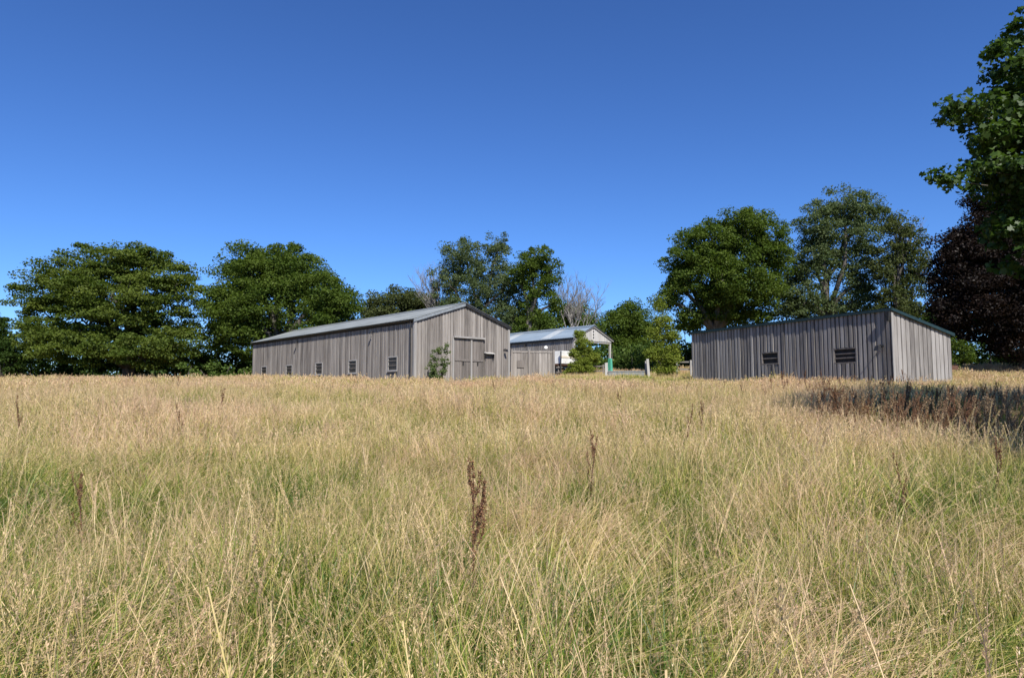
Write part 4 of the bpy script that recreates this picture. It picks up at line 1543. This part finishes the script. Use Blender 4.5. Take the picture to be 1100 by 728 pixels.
def dock_meshes(seed, h, spread, side, dense, pale=False):
    rr = random.Random(seed)
    st = MB()
    cl = []
    main = [Vector((0, 0, -.05))]
    d = Vector((rr.uniform(-.08, .08), rr.uniform(-.08, .08), 1))
    for i in range(6):
        d = (d + Vector((rr.uniform(-.07, .07), rr.uniform(-.07, .07), 0))).normalized()
        main.append(main[-1] + d * h / 6)
    st.tube(main, [.008, .0075, .007, .006, .005, .004, .002], 6)
    for i in range(dense):
        t = rr.uniform(.35, 1.0) * 6
        k = min(int(t), 5)
        t = round(t * 4) / 4 + rr.uniform(-.06, .06)
        t = min(max(t, 1.6), 5.99)
        k = min(int(t), 5)
        cl.append((main[k].lerp(main[k + 1], t - k), rr.uniform(.008, .034) * (1.15 - t / 9)))
    for b in range(side):
        t = rr.uniform(.40, .88) * 6
        k = min(int(t), 5)
        s = main[k].lerp(main[k + 1], t - k)
        a = rr.uniform(0, 6.283)
        L = h * rr.uniform(.14, .30)
        e = s + Vector((math.cos(a) * spread, math.sin(a) * spread, 1)).normalized() * L
        m = s.lerp(e, .5) + Vector((math.cos(a), math.sin(a), 0)) * L * .08
        st.tube([s, m, e], [.004, .003, .0015], 5)
        for i in range(max(3, dense // 4)):
            q = rr.uniform(.15, 1.0)
            cl.append(((s.lerp(m, q * 2) if q < .5 else m.lerp(e, q * 2 - 1)), .013))
    C = np.array([tuple(c) for c, _ in cl])
    V, Fc, rn = leaf_cloud(C, np.array([r for _, r in cl]) * 1.3, np.full(len(cl), 1.1), 7, .012, .1)
    me = fast_mesh('seed_head', V, Fc, M['dock_pale' if pale else 'dock'], {'rnd': rn})
    so = bpy.data.meshes.new('stem')
    so.from_pydata([tuple(v) for v in st.v], [], st.f)
    so.materials.append(M['dock_stem'])
    so.update()
    return so, me


DOCKS = {}


def pick(kind):
    """one of several individuals of a kind of stalk"""
    sd, hh, sp, side, dn, pale = kind
    k = rr.randint(0, 4)
    return (sd + 10 * k, hh, sp * (.7 + .2 * k), max(1, side + k - 2), dn + 6 * (k - 2), pale)


def dock(kind, px, Z, h, label, group=None, rz=None, lean=(0, 0), xy=None):
    if kind not in DOCKS:
        sd, hh, sp, side, dn, pale = kind
        DOCKS[kind] = dock_meshes(sd, hh, sp, side, dn, pale)
    so, me = DOCKS[kind]
    x, y = ((px - 550) / F * Z, Z) if xy is None else xy
    r = thing('dock_plant', label, 'dead plant', (x, y, gz(x, y)), random.uniform(0, 6.28) if rz is None else rz, group)
    r.rotation_euler[0], r.rotation_euler[1] = lean
    s = h / kind[1]
    r.scale = (s, s, s)
    link_obj('stem', so, r)
    link_obj('seed_head', me, r)
    return r


K_BIG = (8, 1.25, .26, 8, 110, False)
K_A = (4, 1.0, .22, 5, 52, False)
K_B = (5, 1.0, .20, 3, 44, True)
K_C = (6, 1.0, .2, 5, 50, False)
dock(K_BIG, 512, 4.4, 1.16, 'tall dark brown dead dock stalk standing in the centre foreground', lean=(0, .03))
dock(K_A, 631, 7.0, .98, 'brown dock stalk with drooping tip right of the centre stalk')
dock(K_C, 736, 10.5, .95, 'slim dark dock stalk in the middle distance right of centre')
dock(K_A, 752, 12.0, .92, 'brown dock stalk just right of another slim stalk in middle distance')
dock(K_A, 236, 15.0, 1.10, 'thin reddish dock stalk in the grass before the far end of the barn')
dock(K_C, 26, 12.0, .98, 'dark branching weed stalk near the left edge of the field')
dock(K_C, 196, 11.0, .95, 'short dark dock stalk left of centre in the meadow')
dock(K_A, 98, 5.4, .80, 'brown dock stalk leaning in the left foreground grass', lean=(.1, .25))
dock(K_C, 968, 6.2, .85, 'small dark seed stalk in the right foreground')
dock(K_A, 1062, 6.8, .95, 'dark seed stalk near the right edge of the foreground')
dock(K_BIG, 1046, 10.0, .95, 'bushy dark dock stalk right of the small foreground stalk')
rr = random.Random(77)
stand = []
while len(stand) < 380:
    px = rr.uniform(872, 1140)
    t = (px - 872) / 268
    Zm = 14.0 - 4.6 * t
    dep = rr.random() ** 1.3
    stand.append((px, Zm + dep * 6.0 * (.5 + t * .6), rr.uniform(.70, 1.22), rr.random() < .85 - .6 * dep, rr.gauss(0, .16), rr.gauss(.18, .20), rr.uniform(-.5, .5)))  # sunlit front and shaded back put into stalk colour: pale share falls with depth
stand.sort(key=lambda q: q[1] / q[2])
for (px, Z, h, pale, l1, l2, rz) in stand[:215]:
    dock(pick(K_B if pale else rr.choice((K_A, K_C))), px, Z, h,
         'pale dead stalk coloured as sunlit in the brown stand at the edge of tree shade' if pale else 'brown dead dock stalk in the dense stand at the edge of tree shade',
         'stalks in sunlit colour by the tree shade' if pale else 'dock stalks by the tree shade', rz, (l1, l2))


def stalk_mass(items):
    V, Fc, rn, SV, SF = [], [], [], [], []
    no, so_ = 0, 0
    for (px, Z, h, pale, l1, l2, rz) in items:
        kd = pick(K_B if pale else K_C)
        if kd not in DOCKS:
            DOCKS[kd] = dock_meshes(*kd)
        st, me = DOCKS[kd]
        x = (px - 550) / F * Z
        mat = np.array(Matrix.Translation((x, Z, gz(x, Z))) @ Matrix.Rotation(rz, 4, 'Z') @ Matrix.Rotation(l2, 4, 'Y') @ Matrix.Rotation(l1, 4, 'X') @ Matrix.Scale(h, 4))
        v = np.empty(len(me.vertices) * 3, np.float32); me.vertices.foreach_get('co', v)
        v = v.reshape(-1, 3) @ mat[:3, :3].T + mat[:3, 3]
        r = np.empty(len(v), np.float32); me.attributes['rnd'].data.foreach_get('value', r)
        V.append(v); Fc.append(np.arange(len(v)).reshape(-1, 4) + no); rn.append(r); no += len(v)
    o = link_obj('dead_stalks', fast_mesh('dead_stalks', np.concatenate(V), np.concatenate(Fc), M['dock'], {'rnd': np.concatenate(rn)}))
    tag(o, 'brown mass of smaller dead stalks filling the stand in the tree shade', 'dead stalks', kind='stuff')


stalk_mass(stand[215:])
for k in range(28):
    px = rr.uniform(840, 990)
    Z = rr.uniform(22, 29)
    dock(pick(rr.choice((K_A, K_C))), px, Z, rr.uniform(.8, 1.2), 'reddish brown dock stalk in the grass just in front of the long shed', 'dock stalks in front of the shed')
for k in range(26):
    px = rr.choice((rr.uniform(20, 600), rr.uniform(560, 860)))
    Z = rr.uniform(16, 40)
    dock(pick(rr.choice((K_A, K_C, K_B))), px, Z, rr.uniform(.75, 1.05), 'small brown seed stalk scattered in the distant meadow grass', 'stalks scattered over the meadow')

# ------------------------------------------------------------------ light, sky, view
SUN_EL = R(47)
SUN_AZ = Vector((.30, -.954, 0)).normalized()       # horizontal direction towards the sun
sd = Vector((SUN_AZ.x * math.cos(SUN_EL), SUN_AZ.y * math.cos(SUN_EL), math.sin(SUN_EL)))
sun_d = bpy.data.lights.new('sun', 'SUN')
sun_d.energy = 5.0
sun_d.angle = R(.53)
sun_d.color = (1.0, .955, .88)
sun = bpy.data.objects.new('sun', sun_d)
COL.objects.link(sun)
sun.rotation_euler = sd.to_track_quat('Z', 'Y').to_euler()
sun.location = (0, 0, 40)

w = bpy.data.worlds.new('World')
sc.world = w
w.use_nodes = True
wn = w.node_tree
for n in list(wn.nodes):
    wn.nodes.remove(n)
sky = wn.nodes.new('ShaderNodeTexSky')
sky.sky_type = 'NISHITA'
sky.sun_disc = False
sky.sun_elevation = SUN_EL
sky.sun_rotation = math.atan2(SUN_AZ.x, SUN_AZ.y)
sky.altitude = 60
sky.air_density = 1.0
sky.dust_density = 0.0
sky.ozone_density = 10.0
bgn = wn.nodes.new('ShaderNodeBackground')
bgn.inputs['Strength'].default_value = .076
wo = wn.nodes.new('ShaderNodeOutputWorld')
flt = wn.nodes.new('ShaderNodeMix')          # the deep blue of a polarised summer sky
flt.data_type = 'RGBA'
flt.blend_type = 'MULTIPLY'
flt.inputs[0].default_value = 1.0
flt.inputs[7].default_value = (.77, .86, 1.0, 1)
gam = wn.nodes.new('ShaderNodeGamma')
gam.inputs[1].default_value = 1.18
wn.links.new(sky.outputs[0], gam.inputs[0])
wn.links.new(gam.outputs[0], flt.inputs[6])
wn.links.new(flt.outputs[2], bgn.inputs[0])
wn.links.new(bgn.outputs[0], wo.inputs[0])

vs = sc.view_settings
vs.view_transform = 'Standard'
vs.look = 'None'
vs.exposure = 0.55
vs.gamma = 1.0
vs.use_curve_mapping = False
sc.cycles.max_bounces = 6
sc.cycles.diffuse_bounces = 3
sc.cycles.transmission_bounces = 3
sc.cycles.use_denoising = True
